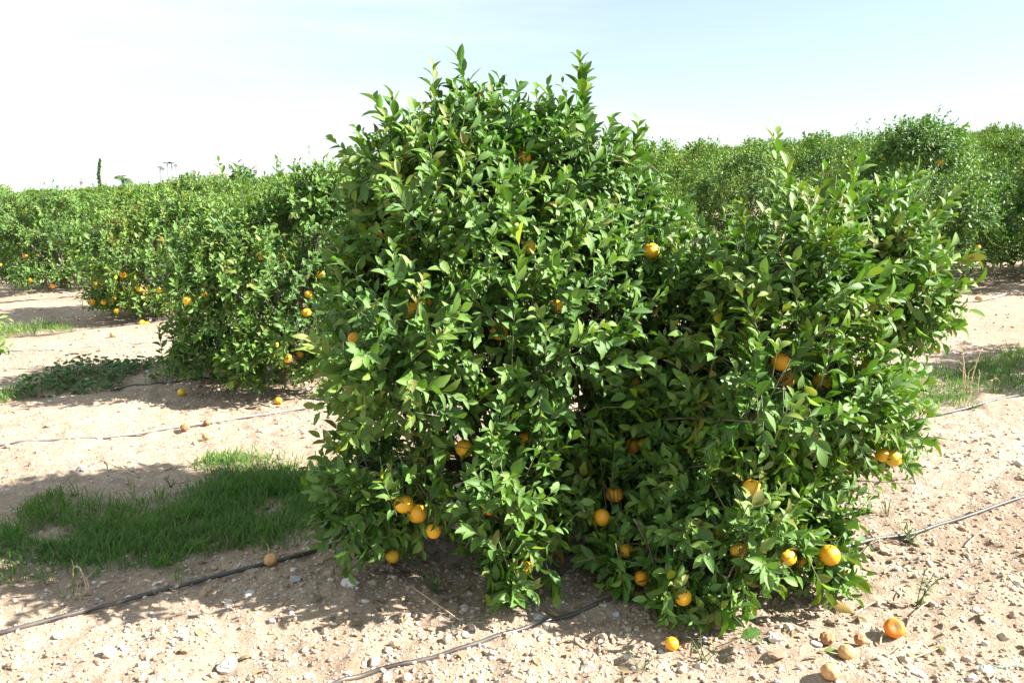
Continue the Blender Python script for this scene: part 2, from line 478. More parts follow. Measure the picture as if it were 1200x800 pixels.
def crown(rng, blobs, n_out, n_in, L, per, slen, floor, patch=0.36, tint0=0.50, skirt=-0.25, up=0.5):
    C = np.array([b[0] for b in blobs]); Rr = np.array([b[1] for b in blobs])
    area = (Rr[:, 0] * Rr[:, 2] + Rr[:, 1] * Rr[:, 2] + Rr[:, 0] * Rr[:, 1])
    pr = area / area.sum()
    leaves, twigs, tips = [], [], []
    o, i, guard = 0, 0, 0
    while (o < n_out or i < n_in) and guard < 60000:
        guard += 1
        k = rng.choice(len(blobs), p=pr)
        d = rng.normal(size=3); d /= np.linalg.norm(d)
        outer = o < n_out
        u = rng.normal(0.96, 0.11) if outer else rng.uniform(0.40, 0.86)
        p = C[k] + Rr[k] * d * u
        val = blob_val(p, C, Rr); val[k] = 9
        if val.min() < (0.82 if outer else 0.42): continue
        if p[2] < floor(p) + 0.05: continue
        dens = n3(p, 2.9, 11.0)
        if outer and dens < patch and rng.random() < 0.75: continue
        n = nrm(d / Rr[k])
        lowness = float(np.clip((0.15 - n[2]) * 1.4, 0, 1))
        upk = up * (1 - lowness) + skirt * lowness
        sh = nrm(n * 0.75 + np.array([0.12, 0, upk + rng.normal(0, 0.16)]) + rng.normal(0, 0.26, 3))
        ln = slen * (rng.uniform(0.6, 1.3) if rng.random() < 0.8 else rng.uniform(1.3, 1.9))
        root = p - sh * ln * 0.9
        bend = np.array([0, 0, rng.uniform(-0.28, 0.05)]) + rng.normal(0, 0.05, 3)
        m = max(4, int(round(per * ln / slen)))
        cl = n3(p, 1.7, 4.0)
        tint = tint0 + 0.55 * (cl - 0.5) + rng.normal(0, 0.08) + (0.30 if rng.random() < 0.07 else 0) - (0 if outer else 0.20)  # inner leaves coloured darker to deepen the shade inside the crown
        lv, tw = shoot(rng, root, sh, ln, m, L * rng.uniform(0.85, 1.15), tint, bend)
        leaves.append(lv); twigs.append(tw)
        if outer: tips.append((p, n, k)); o += 1
        else: i += 1
    return cat(leaves), twigs, tips

# ------------------------------------------------------------------ oranges
def orange_mesh():
    v, f = ICO3
    v = v.copy()
    r = 1 - 0.05 * np.exp(-((1 - v[:, 2]) / 0.05)) - 0.035 * np.exp(-((1 + v[:, 2]) / 0.03))
    v = v * r[:, None] * np.array([1, 1, 0.96])
    mb = MB(); mb.add(v, [f])
    # calyx star at the stalk end
    a = np.arange(10) * math.pi / 5
    rr = np.where(np.arange(10) % 2, 0.07, 0.17)
    ring = np.stack([rr * np.cos(a), rr * np.sin(a), 0.925 + 0.0 * a], -1)
    st = np.vstack([ring, [[0, 0, 0.98]]])
    mb.add(st, [np.array([[i, (i + 1) % 10, 10] for i in range(10)])], mat=1)
    tube(mb, [(0, 0, 0.93), (0.02, 0, 1.2), (0.05, 0.02, 1.5)], 0.035, 5, mat=1)
    return mb.mesh('orange', [M_ORANGE, M_CALYX])
ORANGE = orange_mesh()

def add_orange(parent, p, dia, rng):
    o = link_mesh('orange', ORANGE, parent)
    o.location = Vector(p) - parent.location
    o.scale = (dia / 2 * rng.uniform(.95, 1.03), dia / 2, dia / 2 * rng.uniform(.92, 1.04))
    o.rotation_euler = (rng.normal(0, 0.25), rng.normal(0, 0.25), rng.uniform(0, 6.28))
    return o

def leaf_mid(L): return L['base'] + L['axis'] * (L['len'] * 0.5)[:, None]

def fit_oranges(L, spots, rng, deep=0.03):
    """find the crown's outer face at each spot and open the leaves around the fruit; returns leaves, [(pos, dia)]"""
    out = []
    for px, py, dia, show in spots:
        mid = leaf_mid(L)
        x, y, dep = project(mid)
        hit = np.hypot(x - px, y - py) < 16
        if not hit.any(): continue
        q = np.sort(mid[hit][:, 1])
        Y = q[min(len(q) - 1, max(1, int(len(q) * 0.14)))] + (0.015 if show >= .95 else deep) + 0.08 * (1 - show)
        p = P(px, py, Y)
        keep = np.linalg.norm(mid - p, axis=1) > dia * 0.62
        rp = F * dia / 2 / Y
        front = (np.hypot(x - px, y - py) < rp * 1.25) & (mid[:, 1] < Y + 0.02)
        keep &= ~(front & (rng.random(len(x)) < (1 if show >= 1 else show * 0.9)))
        if show >= .95:                                # leaves cleared towards the sun so that light reaches the fruit
            w = mid - p; along = w @ np.array(sd); across = np.linalg.norm(w - along[:, None] * np.array(sd)[None], axis=1)
            keep &= ~((along > 0) & (along < .30) & (across < dia * .42) & (rng.random(len(x)) < .8))
        L = sel(L, keep)
        out.append((p, dia))
    return L, out

# ------------------------------------------------------------------ the big tree
rng = np.random.default_rng(21)
def B(px, py, Y, rx, rz, ry):
    """an ellipsoid of foliage: centre pixel, distance, half width and half height as seen (px), half depth (m)"""
    Y = min(Y - 0.15, 1.50 * F / max(py + 0.75 * rz - 228, 1))
    c = P(px, py, Y)
    s = Y / F
    return (c, np.array([rx * s, ry, rz * s]))
main_blobs = [
    B(540, 270, 3.95, 120, 125, 0.62), B(478, 205, 3.95, 62, 68, 0.42), B(560, 170, 4.05, 70, 70, 0.40), B(655, 205, 4.15, 85, 85, 0.45), B(722, 220, 4.25, 45, 60, 0.30),
    B(495, 395, 3.68, 108, 150, 0.66), B(640, 370, 3.92, 125, 160, 0.70), B(440, 320, 4.0, 50, 75, 0.4),
    B(440, 555, 3.60, 66, 88, 0.45), B(500, 540, 3.50, 62, 70, 0.42), B(590, 555, 3.40, 80, 112, 0.42), B(600, 660, 3.20, 36, 48, 0.20),
    B(785, 420, 4.02, 110, 125, 0.60), B(748, 290, 4.20, 48, 75, 0.40), B(840, 352, 4.00, 70, 70, 0.45),
    B(920, 330, 3.75, 105, 100, 0.55), B(1005, 290, 4.05, 75, 75, 0.50), B(1042, 345, 4.05, 58, 64, 0.45), B(795, 330, 3.98, 66, 56, 0.42),
    B(890, 445, 3.42, 95, 105, 0.50), B(960, 450, 3.62, 85, 95, 0.50), B(840, 510, 3.80, 100, 90, 0.5), B(1002, 475, 3.90, 62, 80, 0.45), B(720, 545, 3.75, 100, 90, 0.45),
    B(845, 590, 3.32, 105, 92, 0.42), B(945, 585, 3.52, 58, 64, 0.35), B(790, 672, 3.15, 62, 52, 0.24), B(838, 712, 3.06, 34, 36, 0.14), B(968, 660, 3.30, 34, 46, 0.16), B(735, 640, 3.35, 45, 55, 0.25),
]
TX, TY = 0.15, 3.85
T0 = np.array([TX, TY, float(H(TX, TY))])
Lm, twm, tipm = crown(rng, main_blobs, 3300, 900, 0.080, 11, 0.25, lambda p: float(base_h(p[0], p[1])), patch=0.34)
# vigorous upright shoots that break the outline (base pixel, tip pixel, distance, leaves, leaf length)
extra, extra_tw = [], []
for (bx, by, tx, ty, Y, n, ll, tn) in [
    (566, 190, 541, 64, 4.0, 17, .085, .50), (512, 190, 508, 82, 3.95, 14, .075, .72), (690, 180, 676, 70, 3.95, 20, .085, .45), (655, 190, 690, 82, 4.1, 12, .08, .5),
    (480, 200, 441, 112, 3.95, 13, .085, .45), (470, 230, 396, 165, 4.0, 11, .08, .62), (590, 180, 577, 108, 4.0, 12, .06, .9), (620, 190, 640, 120, 4.1, 12, .075, .5),
    (735, 215, 746, 146, 4.0, 13, .075, .5), (700, 200, 716, 140, 3.9, 10, .07, .55), (460, 190, 462, 118, 4.05, 11, .08, .5), (530, 175, 528, 100, 4.1, 12, .075, .5),
    (908, 275, 912, 158, 3.75, 12, .095, .62), (925, 300, 930, 200, 3.7, 10, .09, .6), (985, 265, 1005, 192, 3.85, 13, .085, .55), (1030, 250, 1076, 205, 4.05, 13, .085, .6),
    (1050, 280, 1112, 228, 4.05, 12, .085, .66), (1060, 320, 1138, 300, 4.05, 12, .085, .7), (1065, 345, 1140, 335, 4.02, 12, .085, .7), (1060, 370, 1120, 382, 3.98, 12, .085, .7),
    (960, 280, 962, 200, 3.9, 12, .08, .55), (870, 310, 868, 245, 3.8, 10, .08, .5), (840, 330, 836, 280, 3.8, 9, .08, .5), (620, 330, 590, 230, 3.35, 13, .085, .62),
    (600, 420, 605, 300, 3.25, 12, .08, .55), (440, 420, 375, 360, 3.9, 11, .075, .35), (430, 450, 398, 512, 3.7, 10, .07, .25), (420, 560, 372, 572, 3.7, 11, .07, .3),
    (430, 600, 425, 672, 3.55, 12, .07, .35), (1030, 500, 1090, 520, 3.85, 12, .08, .75), (1040, 460, 1090, 478, 3.88, 12, .08, .75), (1000, 545, 1062, 545, 3.68, 12, .08, .75),
    (960, 640, 1028, 702, 3.2, 13, .085, .72), (950, 660, 982, 728, 3.15, 12, .08, .8), (940, 650, 925, 690, 3.2, 10, .075, .5), (590, 650, 600, 712, 3.12, 12, .075, .55),
    (840, 700, 862, 750, 3.02, 11, .075, .55), (810, 690, 800, 728, 3.05, 10, .075, .5), (640, 660, 648, 690, 3.15, 9, .07, .5),
]:
    Y = min(Y - 0.15, 1.50 * F / max(ty - 228, 1))
    a, b = P(bx, by, Y), P(tx, ty, Y + rng.normal(0, .03) - .03)
    ln = np.linalg.norm(b - a); d = (b - a) / ln
    lv, tw = shoot(rng, a, d, ln, int(n * 1.5), ll * 1.12, tn, rng.normal(0, 0.03, 3), 0.35, (0.5, 0.95))
    extra.append(lv); extra_tw.append(tw)
Lm = cat([Lm] + extra)
ground_z = base_h(Lm['base'][:, 0], Lm['base'][:, 1])
tipz = (Lm['base'] + Lm['axis'] * Lm['len'][:, None])[:, 2]
Lm = sel(Lm, (tipz > ground_z + 0.04) & (Lm['base'][:, 2] > ground_z + 0.04))
main_spots = [(763, 294, .076, 1), (614, 185, .062, .9), (480, 364, .075, .55), (496, 352, .072, .55), (416, 397, .06, .9), (585, 389, .072, .7), (654, 359, .062, .7), (620, 290, .06, .4),
    (915, 424, .078, 1), (921, 446, .074, 1), (963, 447, .080, 1), (473, 590, .078, .95), (489, 601, .082, 1), (544, 525, .075, .6), (615, 515, .06, .5), (685, 549, .07, .55), (720, 579, .074, .95),
    (705, 606, .072, .95), (734, 645, .068, .85), (742, 522, .076, .75), (756, 521, .066, .5), (881, 572, .072, .85), (866, 645, .066, .75), (874, 640, .06, .4), (921, 652, .078, .75), (938, 655, .07, .5), (972, 650, .080, 1),
    (800, 699, .064, .95), (843, 624, .06, .4), (573, 594, .06, .55), (1047, 537, .068, .75), (1034, 533, .06, .5), (460, 651, .06, .7), (1022, 297, .055, .4), (744, 450, .06, .5), (752, 677, .06, .5), (890, 640, .06, .4), (616, 665, .055, .5), (508, 622, .06, .5)]
Lm, main_or = fit_oranges(Lm, main_spots, rng)

tree = tag(empty('orange_tree', T0), 'big bushy orange tree with two crown lobes and skirts almost touching the ground', 'tree')
mb = MB()
tube(mb, curve_pts([T0 + (0, 0, -0.05), T0 + (0.01, 0.0, 0.12), T0 + (-0.01, 0.02, 0.30), T0 + (0.0, 0.01, 0.42)], 9), np.linspace(0.085, 0.07, 9) * (1 + 0.25 * np.exp(-np.arange(9) / 1.5)), 12)
link_mesh('trunk', mb.mesh('trunk', [M_BARK], origin=T0), tree)
# limbs: one per foliage mass, each with its own side branches
C = np.array([b[0] for b in main_blobs])
ends = {}
for tw in twm + extra_tw:
    k = int(np.argmin(np.linalg.norm(C - tw[0], axis=1)))
    ends.setdefault(k, []).append(tw[0])
fork = T0 + np.array([0, 0, 0.38])
for k, c in enumerate(C):
    mb = MB()
    mid = (fork + c) / 2 + np.array([0, 0, -0.06]) + rng.normal(0, 0.04, 3)
    lp = curve_pts([fork, fork * 0.7 + mid * 0.3 + (0, 0, 0.03), mid, c], 12)
    tube(mb, lp, np.linspace(0.030, 0.007, 12), 8)
    for e in ends.get(k, [])[::4]:
        j = rng.integers(6, 12)
        m = (lp[j] + e) / 2 + rng.normal(0, 0.03, 3)
        tube(mb, curve_pts([lp[j], m, e], 6), np.linspace(0.0055, 0.0026, 6), 5)
    link_mesh('limb', mb.mesh('limb', [M_BARK], origin=T0), tree)
mb = MB()
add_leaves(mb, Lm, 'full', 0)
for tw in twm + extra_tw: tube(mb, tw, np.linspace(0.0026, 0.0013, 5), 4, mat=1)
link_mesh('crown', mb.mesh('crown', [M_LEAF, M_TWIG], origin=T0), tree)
for p, dia in main_or: add_orange(tree, p, dia, rng)

# ------------------------------------------------------------------ other orange trees
def generic_blobs(rng, h, r):
    bl = [(np.array([0, 0, h * 0.48]), np.array([r * 0.80, r * 0.80, h * 0.38]))]
    for k in range(6):
        a = k * 1.05 + rng.uniform(-0.4, 0.4)
        rr = r * rng.uniform(0.40, 0.58)
        bl.append((np.array([math.cos(a) * r * 0.58, math.sin(a) * r * 0.58, h * rng.uniform(0.34, 0.60)]), np.array([rr, rr, h * rng.uniform(0.16, 0.24)])))
    for k in range(6):                                # drooping skirts
        a = k * 1.05 + 0.5 + rng.uniform(-0.4, 0.4)
        rr = r * rng.uniform(0.28, 0.42)
        bl.append((np.array([math.cos(a) * r * 0.62, math.sin(a) * r * 0.62, h * rng.uniform(0.17, 0.26)]), np.array([rr, rr, h * rng.uniform(0.15, 0.20)])))
    for k in range(5):
        a = rng.uniform(0, 6.28); q = rng.uniform(0.15, 0.5)
        bl.append((np.array([math.cos(a) * r * q, math.sin(a) * r * q, h * rng.uniform(0.70, 0.94) - q * 0.2 * h]), np.array([r * 0.32, r * 0.32, h * 0.16])))
    return bl

def generic_tree(seed, h, r, n_out, n_in, L, per, slen, kind, n_shoots=10, tint0=0.42):
    """builds trunk and crown data of a tree standing at the origin: leaves, twigs, fruit spots, trunk mesh"""
    rng = np.random.default_rng(seed)
    bl = generic_blobs(rng, h, r)
    Lv, tw, tips = crown(rng, bl, n_out, n_in, L, per, slen, lambda p: 0.03, patch=0.45, tint0=tint0)
    ex = []
    for k in range(n_shoots):
        a = rng.uniform(0, 6.28); q = rng.uniform(0, r * 0.7)
        p = np.array([math.cos(a) * q, math.sin(a) * q, h * 0.84])
        d = nrm(np.array([math.cos(a) * 0.25, math.sin(a) * 0.25, 1.0]) + rng.normal(0, 0.1, 3))
        lv, t = shoot(rng, p, d, h * rng.uniform(0.06, 0.19), max(5, int(per * 1.1)), L, tint0 + 0.15, rng.normal(0, 0.03, 3))
        ex.append(lv); tw.append(t)
    Lv = cat([Lv] + ex)
    tz = (Lv['base'] + Lv['axis'] * Lv['len'][:, None])[:, 2]
    Lv = sel(Lv, (tz > 0.05) & (Lv['base'][:, 2] > 0.05))
    mb = MB()
    tube(mb, curve_pts([(0, 0, -0.15), (0.01, 0, 0.15), (0, 0.01, 0.4)], 6), np.linspace(0.10, 0.075, 6), 9)
    for c, rr in bl[1:]:
        tube(mb, curve_pts([(0, 0, 0.33), c * 0.45 + (0, 0, 0.10), c], 7), np.linspace(0.036, 0.010, 7), 6)
    fr = [t for t in tips if 0.15 * h < t[0][2] < 0.85 * h and t[1][2] < 0.7]
    rng.shuffle(fr)
    return dict(L=Lv, tw=tw, fruit=[f[0] - f[1] * 0.05 for f in fr[:14]], trunk=mb.mesh('trunk', [M_BARK]), kind=kind)

def crown_mesh(g, leafmat, twigs=True):
    mb = MB()
    add_leaves(mb, g['L'], g['kind'], 0)
    if twigs:
        for t in g['tw']: tube(mb, t[::2], np.linspace(0.004, 0.002, 3), 3, mat=1, cap=False)
    return mb.mesh('crown', [leafmat, M_TWIG])

def turn(pts, rz, s=1.0):
    c, q = math.cos(rz), math.sin(rz)
    return np.stack([pts[:, 0] * c - pts[:, 1] * q, pts[:, 0] * q + pts[:, 1] * c, pts[:, 2]], -1) * s

def near_tree(seed, loc, h, r, n_out, n_in, label, spots, L=0.080, rand_fruit=0, tint0=0.42, group=None):
    """a tree near enough for its own leaves; oranges stand where the photo shows them"""
    g = generic_tree(seed, h, r, n_out, n_in, L, 9.5, 0.25, 'full', tint0=tint0)
    rng = np.random.default_rng(seed + 7)
    loc = np.array([loc[0], loc[1], float(base_h(loc[0], loc[1]))])
    g['L']['base'] = g['L']['base'] + loc
    Lw, fr = fit_oranges(g['L'], spots, rng, 0.02)
    Lw['base'] = Lw['base'] - loc
    g['L'] = Lw
    t = tag(empty('orange_tree', loc), label, 'tree', group)
    link_mesh('trunk', g['trunk'], t)
    link_mesh('crown', crown_mesh(g, M_LEAF), t)
    for p, dia in fr: add_orange(t, p, dia, rng)
    for p in g['fruit'][:rand_fruit]: add_orange(t, p + loc, rng.uniform(.06, .078), rng)
    return t

near_tree(101, (-1.92, 6.95), 1.84, 0.98, 1300, 360, 'orange tree directly behind the big one, above fallen oranges and a creeping weed patch',
    [(359, 366, .075, .9), (362, 345, .07, .5), (220, 352, .075, .9), (337, 420, .07, .7), (322, 404, .06, .6), (352, 415, .06, .5), (240, 345, .06, .5), (232, 300, .06, .5), (305, 300, .07, .5), (376, 322, .07, .5)])
near_tree(102, (-4.62, 10.9), 1.62, 1.08, 1000, 260, 'orange tree dotted with fruit low on its side, next to a short green grass strip',
    [(144, 322, .08, 1), (163, 339, .078, .9), (186, 340, .08, .95), (108, 354, .08, .95), (122, 354, .075, .9), (133, 350, .07, .6), (137, 364, .075, .9), (172, 380, .078, .9), (145, 385, .08, .9), (112, 333, .07, .8), (170, 343, .07, .7), (166, 378, .07, .6), (174, 337, .06, .7)], tint0=0.56)
near_tree(103, (-7.75, 14.3), 1.70, 1.12, 850, 220, 'orange tree with drooping dark skirt beside bare sunlit soil, third along the orchard edge',
    [(62, 335, .08, .9), (36, 328, .08, .9), (88, 300, .08, .7), (30, 300, .08, .6), (0, 310, .08, .8)])
near_tree(104, (-10.6, 17.9), 1.75, 1.2, 700, 180, 'orange tree cut off by the picture edge, farthest of the four along the orchard edge', [(3, 280, .09, .9), (10, 296, .09, .8)])
near_tree(105, (1.05, 10.9), 1.75, 1.25, 900, 220, 'orange tree half hidden behind the crown of the big two-lobed tree', [(796, 232, .08, .8)])
near_tree(106, (5.75, 12.1), 2.3, 1.40, 1600, 400, 'tall humped orange tree rising above its row on the slope, upright shoots on top',
    [(1102, 190, .075, .7), (1146, 290, .075, .6)])
near_tree(107, (7.95, 12.0), 1.75, 1.15, 900, 220, 'low orange tree beside the bare slope with a dark hollow under its crown', [])
near_tree(108, (6.55, 6.75), 2.15, 1.2, 620, 150, 'orange tree standing beside the picture, throwing shade on the grass with dry stalks', [], rand_fruit=4)

# mid-distance and far trees stand on the orchard grid: rows run along U, columns along V
U, V = np.array([0.79, 0.61]), np.array([-0.61, 0.79])
O0 = np.array([TX, TY])
VAR_MID, VAR_FAR = [], []
for k in range(4):
    g = generic_tree(200 + k, 1.72 + 0.06 * k, 1.24, 900, 230, 0.094, 8, 0.26, 'mid', 9, 0.48 + 0.05 * k)
    VAR_MID.append((g, crown_mesh(g, M_FARLEAF)))
def ball_mesh(mb, p, r, mat):
    mb.add(ICO0[0] * r + p, [ICO0[1]], mat=mat)
for k in range(4):
    g = generic_tree(300 + k, 1.8 + 0.08 * k, 1.22, 420, 90, 0.140, 7, 0.28, 'low', 7, 0.50 + 0.06 * k)
    mb = MB(); add_leaves(mb, g['L'], 'low', 0)
    tube(mb, [(0, 0, -0.2), (0, 0, 0.5)], [0.1, 0.08], 6, mat=1)
    for p in g['fruit'][:(14, 5, 9, 2)[k]]: ball_mesh(mb, p, 0.045, 2)
    VAR_FAR.append(mb.mesh('far_orange_tree', [M_FARLEAF, M_BARK, M_ORANGE]))
rng = np.random.default_rng(77)
nearxy = [(-1.92, 6.95), (-5, 10.9), (-7.75, 14.3), (-10.6, 17.9), (1.05, 10.9), (5.75, 12.1), (7.85, 12.0), (TX, TY), (6.55, 6.75)]
mid_n = far_n = 0
MASS = []
spots = []
for row in range(0, 62):
    for k in range(-1, 90):
        if row == 0 or (row < 5 and k < 1): continue      # the orchard ends at its edge track
        q = O0 + V * 4.2 * row + U * (3.15 * k + rng.uniform(-.4, .4)) + rng.normal(0, 0.20, 2)
        rr = math.hypot(*q)
        ang = q[0] / max(q[1], 0.1)
        if q[1] < 6 or rr > 175 or not (-0.68 < ang < 0.70): continue
        if k < 0 and row < 9: continue
        if min(math.hypot(q[0] - a, q[1] - b) for a, b in nearxy) < 1.9: continue
        if ang > 0.50 and rr < 13.0: continue              # bare slope beside the big tree
        spots.append((rr, q[0], q[1]))
spots.sort()
for i, (rr, qx, qy) in enumerate(spots):
    q = np.array([qx, qy]); z = float(base_h(qx, qy)); rz = rng.uniform(0, 6.28); sc = rng.uniform(0.84, 1.16) * (0.90 if qx < -0.10 * qy else 1.0)
    if rr < 24:
        g, me = VAR_MID[rng.integers(4)]
        t = tag(empty('orange_tree', (qx, qy, z), rz), 'orange tree in the packed middle rows, its crown touching its neighbours', 'tree', 'orange trees in the middle rows')
        t.scale = (sc,) * 3
        link_mesh('trunk', g['trunk'], t); link_mesh('crown', me, t)
        fr = [f for f in g['fruit'] if turn(f[None], rz)[0][:2] @ q < 0.2]
        for f in fr[:rng.integers(0, 3)]:
            o = link_mesh('orange', ORANGE, t, f); o.scale = (0.037,) * 3
        mid_n += 1
    elif i < 280:
        o = link_mesh('far_orange_tree', VAR_FAR[rng.integers(4)], None, (qx, qy, z), rz)
        o.scale = (sc,) * 3
        tag(o, 'small round orange tree in the far grove that climbs to the skyline', 'tree', 'orange trees of the far grove')
        far_n += 1
    else: MASS.append((qx, qy, z, sc))
# the trees past those read as one mass on the skyline
rng = np.random.default_rng(78)
Ls = []
for x, y, z, s in MASS:
    n = int(240 * 55 / math.hypot(x, y))
    d = nrm(rng.normal(size=(n, 3))); d[:, 2] = np.abs(d[:, 2])
    c = np.array([x, y, z + 0.75]) + d * np.array([1.4, 1.4, 1.15]) * s * rng.uniform(0.75, 1.05, (n, 1))
    ax = nrm(d + rng.normal(0, 0.5, (n, 3)) + np.array([0, 0, 0.4])); nn = nrm(d + rng.normal(0, 0.5, (n, 3)) + np.array([0, 0, 0.3]))
    ln = rng.uniform(0.16, 0.34, n) * (0.5 + math.hypot(x, y) / 110)
    Ls.append(dict(base=c, axis=ax, nrm=nn, len=ln, wid=ln * 0.6, fold=np.full(n, 0.3), curl=np.full(n, 0.3), tint=np.clip(rng.normal(0.5 + 0.2 * rng.normal(), 0.15, n), 0, 1)))
if Ls:
    mb = MB(); add_leaves(mb, cat(Ls), 'low', 0)
    tag(link_mesh('orchard_mass', mb.mesh('orchard_mass', [M_FARLEAF])), 'unbroken green mass of orchard along the skyline', 'orchard', kind='stuff')
print('TREES mid', mid_n, 'far', far_n, 'mass', len(MASS))

# ------------------------------------------------------------------ far landmarks
def on(px, py_top, Y):
    p = P(px, py_top, Y); z = float(base_h(p[0], p[1]))
    return p[0], p[1], z, p[2] - z
x, y, z, h = on(116, 189, 60)
mb = MB(); rng = np.random.default_rng(8)
Ls = []
for s in np.linspace(0.12, 1, 46):
    n = 16; a = rng.uniform(0, 6.28, n); rr = 0.065 * (1.05 - s) ** 0.35 * rng.uniform(0.5, 1.3, n)
    c = np.stack([rr * np.cos(a) + 0.12 * math.sin(s * 7), rr * np.sin(a), np.full(n, s * h) + rng.normal(0, .05, n)], -1)
    ax = nrm(np.stack([np.cos(a) * .5, np.sin(a) * .5, np.ones(n)], -1) + rng.normal(0, .3, (n, 3)))
    Ls.append(dict(base=c, axis=ax, nrm=nrm(np.stack([np.cos(a), np.sin(a), 0.4 + 0 * a], -1)), len=np.full(n, .17), wid=np.full(n, .07), fold=np.full(n, .2), curl=np.full(n, .2), tint=rng.uniform(0, .25, n)))
ct = tag(empty('cypress_tree', (x, y, z)), 'thin dark cypress spike poking above the far grove into the white sky', 'tree')
add_leaves(mb, cat(Ls), 'low'); link_mesh('crown', mb.mesh('crown', [M_LEAF]), ct)
mb = MB(); tube(mb, [(0, 0, -.2), (0.05, 0, h * .4), (0, 0, h * .9)], [.1, .07, .02], 7); link_mesh('trunk', mb.mesh('trunk', [M_BARK]), ct)

def box(mb, c, s, mat=0):
    c, s = np.array(c), np.array(s) / 2
    v = np.array([[i, j, k] for i in (-1, 1) for j in (-1, 1) for k in (-1, 1)]) * s + c
    mb.add(v, [np.array([[0, 1, 3, 2], [4, 6, 7, 5], [0, 4, 5, 1], [2, 3, 7, 6], [0, 2, 6, 4], [1, 5, 7, 3]])], mat=mat)
for (px, py, w, hw, lab) in [(187.5, 195, 1.4, 3.0, 'stoutest of the pale masts, set at the end of their row on the horizon'), (191, 197, 1.0, 2.2, 'shortest thin pale mast in the row above the far grove'),
                        (196, 190, 0.9, 5.0, 'tall pale mast with wide lamp head, beside the short thin one'), (201, 190, 0.9, 3.6, 'tall pale mast with a narrow lamp head in the middle of its row'), (206, 193, 0.9, 2.6, 'slim pale mast next to the low pale block on the horizon')]:
    x, y, z, h = on(px, py, 420)
    m = tag(empty('floodlight_mast', (x, y, z)), lab, 'mast', 'masts on the horizon')
    mb = MB(); tube(mb, [(0, 0, -1), (0, 0, h * .5), (0, 0, h - .6)], [w * .42, w * .36, w * .30], 8); link_mesh('pole', mb.mesh('pole', [M_MAST], False), m)
    mb = MB(); box(mb, (0, 0, h - .35), (hw * .8, .8, .8)); link_mesh('lamp_head', mb.mesh('lamp_head', [M_MAST], False), m)
def building(px0, px1, pyt, Y, lab, roof=None, rows=1, name='building'):
    x0, y, z, h = on(px0, pyt, Y); x1 = on(px1, pyt, Y)[0]
    w = x1 - x0
    b = tag(empty(name, ((x0 + x1) / 2, y, z)), lab, 'building', None)
    hb = h * (0.78 if roof else 1.0)
    mb = MB(); box(mb, (0, 0, hb / 2 - 1), (w, w * .7, hb + 2)); link_mesh('wall', mb.mesh('wall', [M_CONC], False), b)
    mb = MB()
    if roof:
        v = [(-w * .54, -w * .4, hb), (w * .54, -w * .4, hb), (w * .54, w * .4, hb), (-w * .54, w * .4, hb), (-w * .3, 0, h), (w * .3, 0, h)]
        mb.add(np.array(v), [np.array([[0, 1, 5, 4], [2, 3, 4, 5], [3, 2, 1, 0]]), np.array([[1, 2, 5], [3, 0, 4]])])
        link_mesh('roof', mb.mesh('roof', [M_PINK], False), b)
    else:
        box(mb, (0, 0, hb + .27), (w * 1.03, w * .73, .5)); link_mesh('roof', mb.mesh('roof', [M_CONC], False), b)
    for i in range(3):
        mb = MB(); box(mb, ((i - 1) * w * .3, -w * .35 - .05, hb * .8), (w * .13, .2, hb * .12)); link_mesh('window', mb.mesh('window', [M_GLASS], False), b)
building(224, 230, 200.5, 380, 'small pale concrete block between the masts and the pink roof')
building(252, 268, 198, 380, 'wide far house with a faded pink roof on the horizon', roof=True, name='house')
building(297, 302, 195, 380, 'white slab of a building behind a dark bushy crown on the horizon')
building(93.5, 98, 210, 520, 'pale high block far off beside the cypress spike', name='tower_block')
building(51, 53, 211, 620, 'thin pale tower far off over the flattest part of the skyline', name='tower_block')
x, y, z, h = on(362, 169, 420)
m = tag(empty('power_pylon', (x, y, z)), 'faint grey lattice pylon far behind the orange trees', 'pylon')
mb = MB()
for sx in (-1, 1):
    for sy in (-1, 1): tube(mb, [(sx * 1.6, sy * 1.6, -1), (sx * .25, sy * .25, h)], [.09, .07], 5)
for i in range(9):
    a, b = h * i / 9, h * (i + 1) / 9
    wa, wb = 1.6 - 1.35 * i / 9, 1.6 - 1.35 * (i + 1) / 9
    for sy in (-1, 1):
        tube(mb, [(-wa, sy * wa, a), (wb, sy * wb, b)], .05, 4); tube(mb, [(wa, sy * wa, a), (-wb, sy * wb, b)], .05, 4)
link_mesh('lattice', mb.mesh('lattice', [M_MAST], False), m)
for f, wd in ((.80, 3.0), (.93, 2.2)):
    mb = MB(); tube(mb, [(-wd, 0, h * f), (0, 0, h * f + .3), (wd, 0, h * f)], .10, 5); link_mesh('crossarm', mb.mesh('crossarm', [M_MAST], False), m)
def round_tree(px, pyt, Y, r, lab, seed, name='round_tree', tint=0.15):
    x, y, z, h = on(px, pyt, Y)
    g = generic_tree(seed, h, r, 260, 40, 0.22, 8, 0.4, 'low', 2, tint)
    t = tag(empty(name, (x, y, z)), lab, 'tree')
    link_mesh('trunk', g['trunk'], t); link_mesh('crown', crown_mesh(g, M_LEAF, False), t)
round_tree(284, 193.5, 48, 1.15, 'dark dense round tree standing out among the yellowish far grove', 401)
x, y, z, h = on(143, 205, 70)
t = tag(empty('palm_tree', (x, y, z)), 'small dark palm head arching just above the far grove', 'palm')
mb = MB(); tube(mb, [(0, 0, -.2), (.1, 0, h * .5), (0, 0, h - .3)], [.18, .14, .12], 8); link_mesh('trunk', mb.mesh('trunk', [M_BARK]), t)
mb = MB()
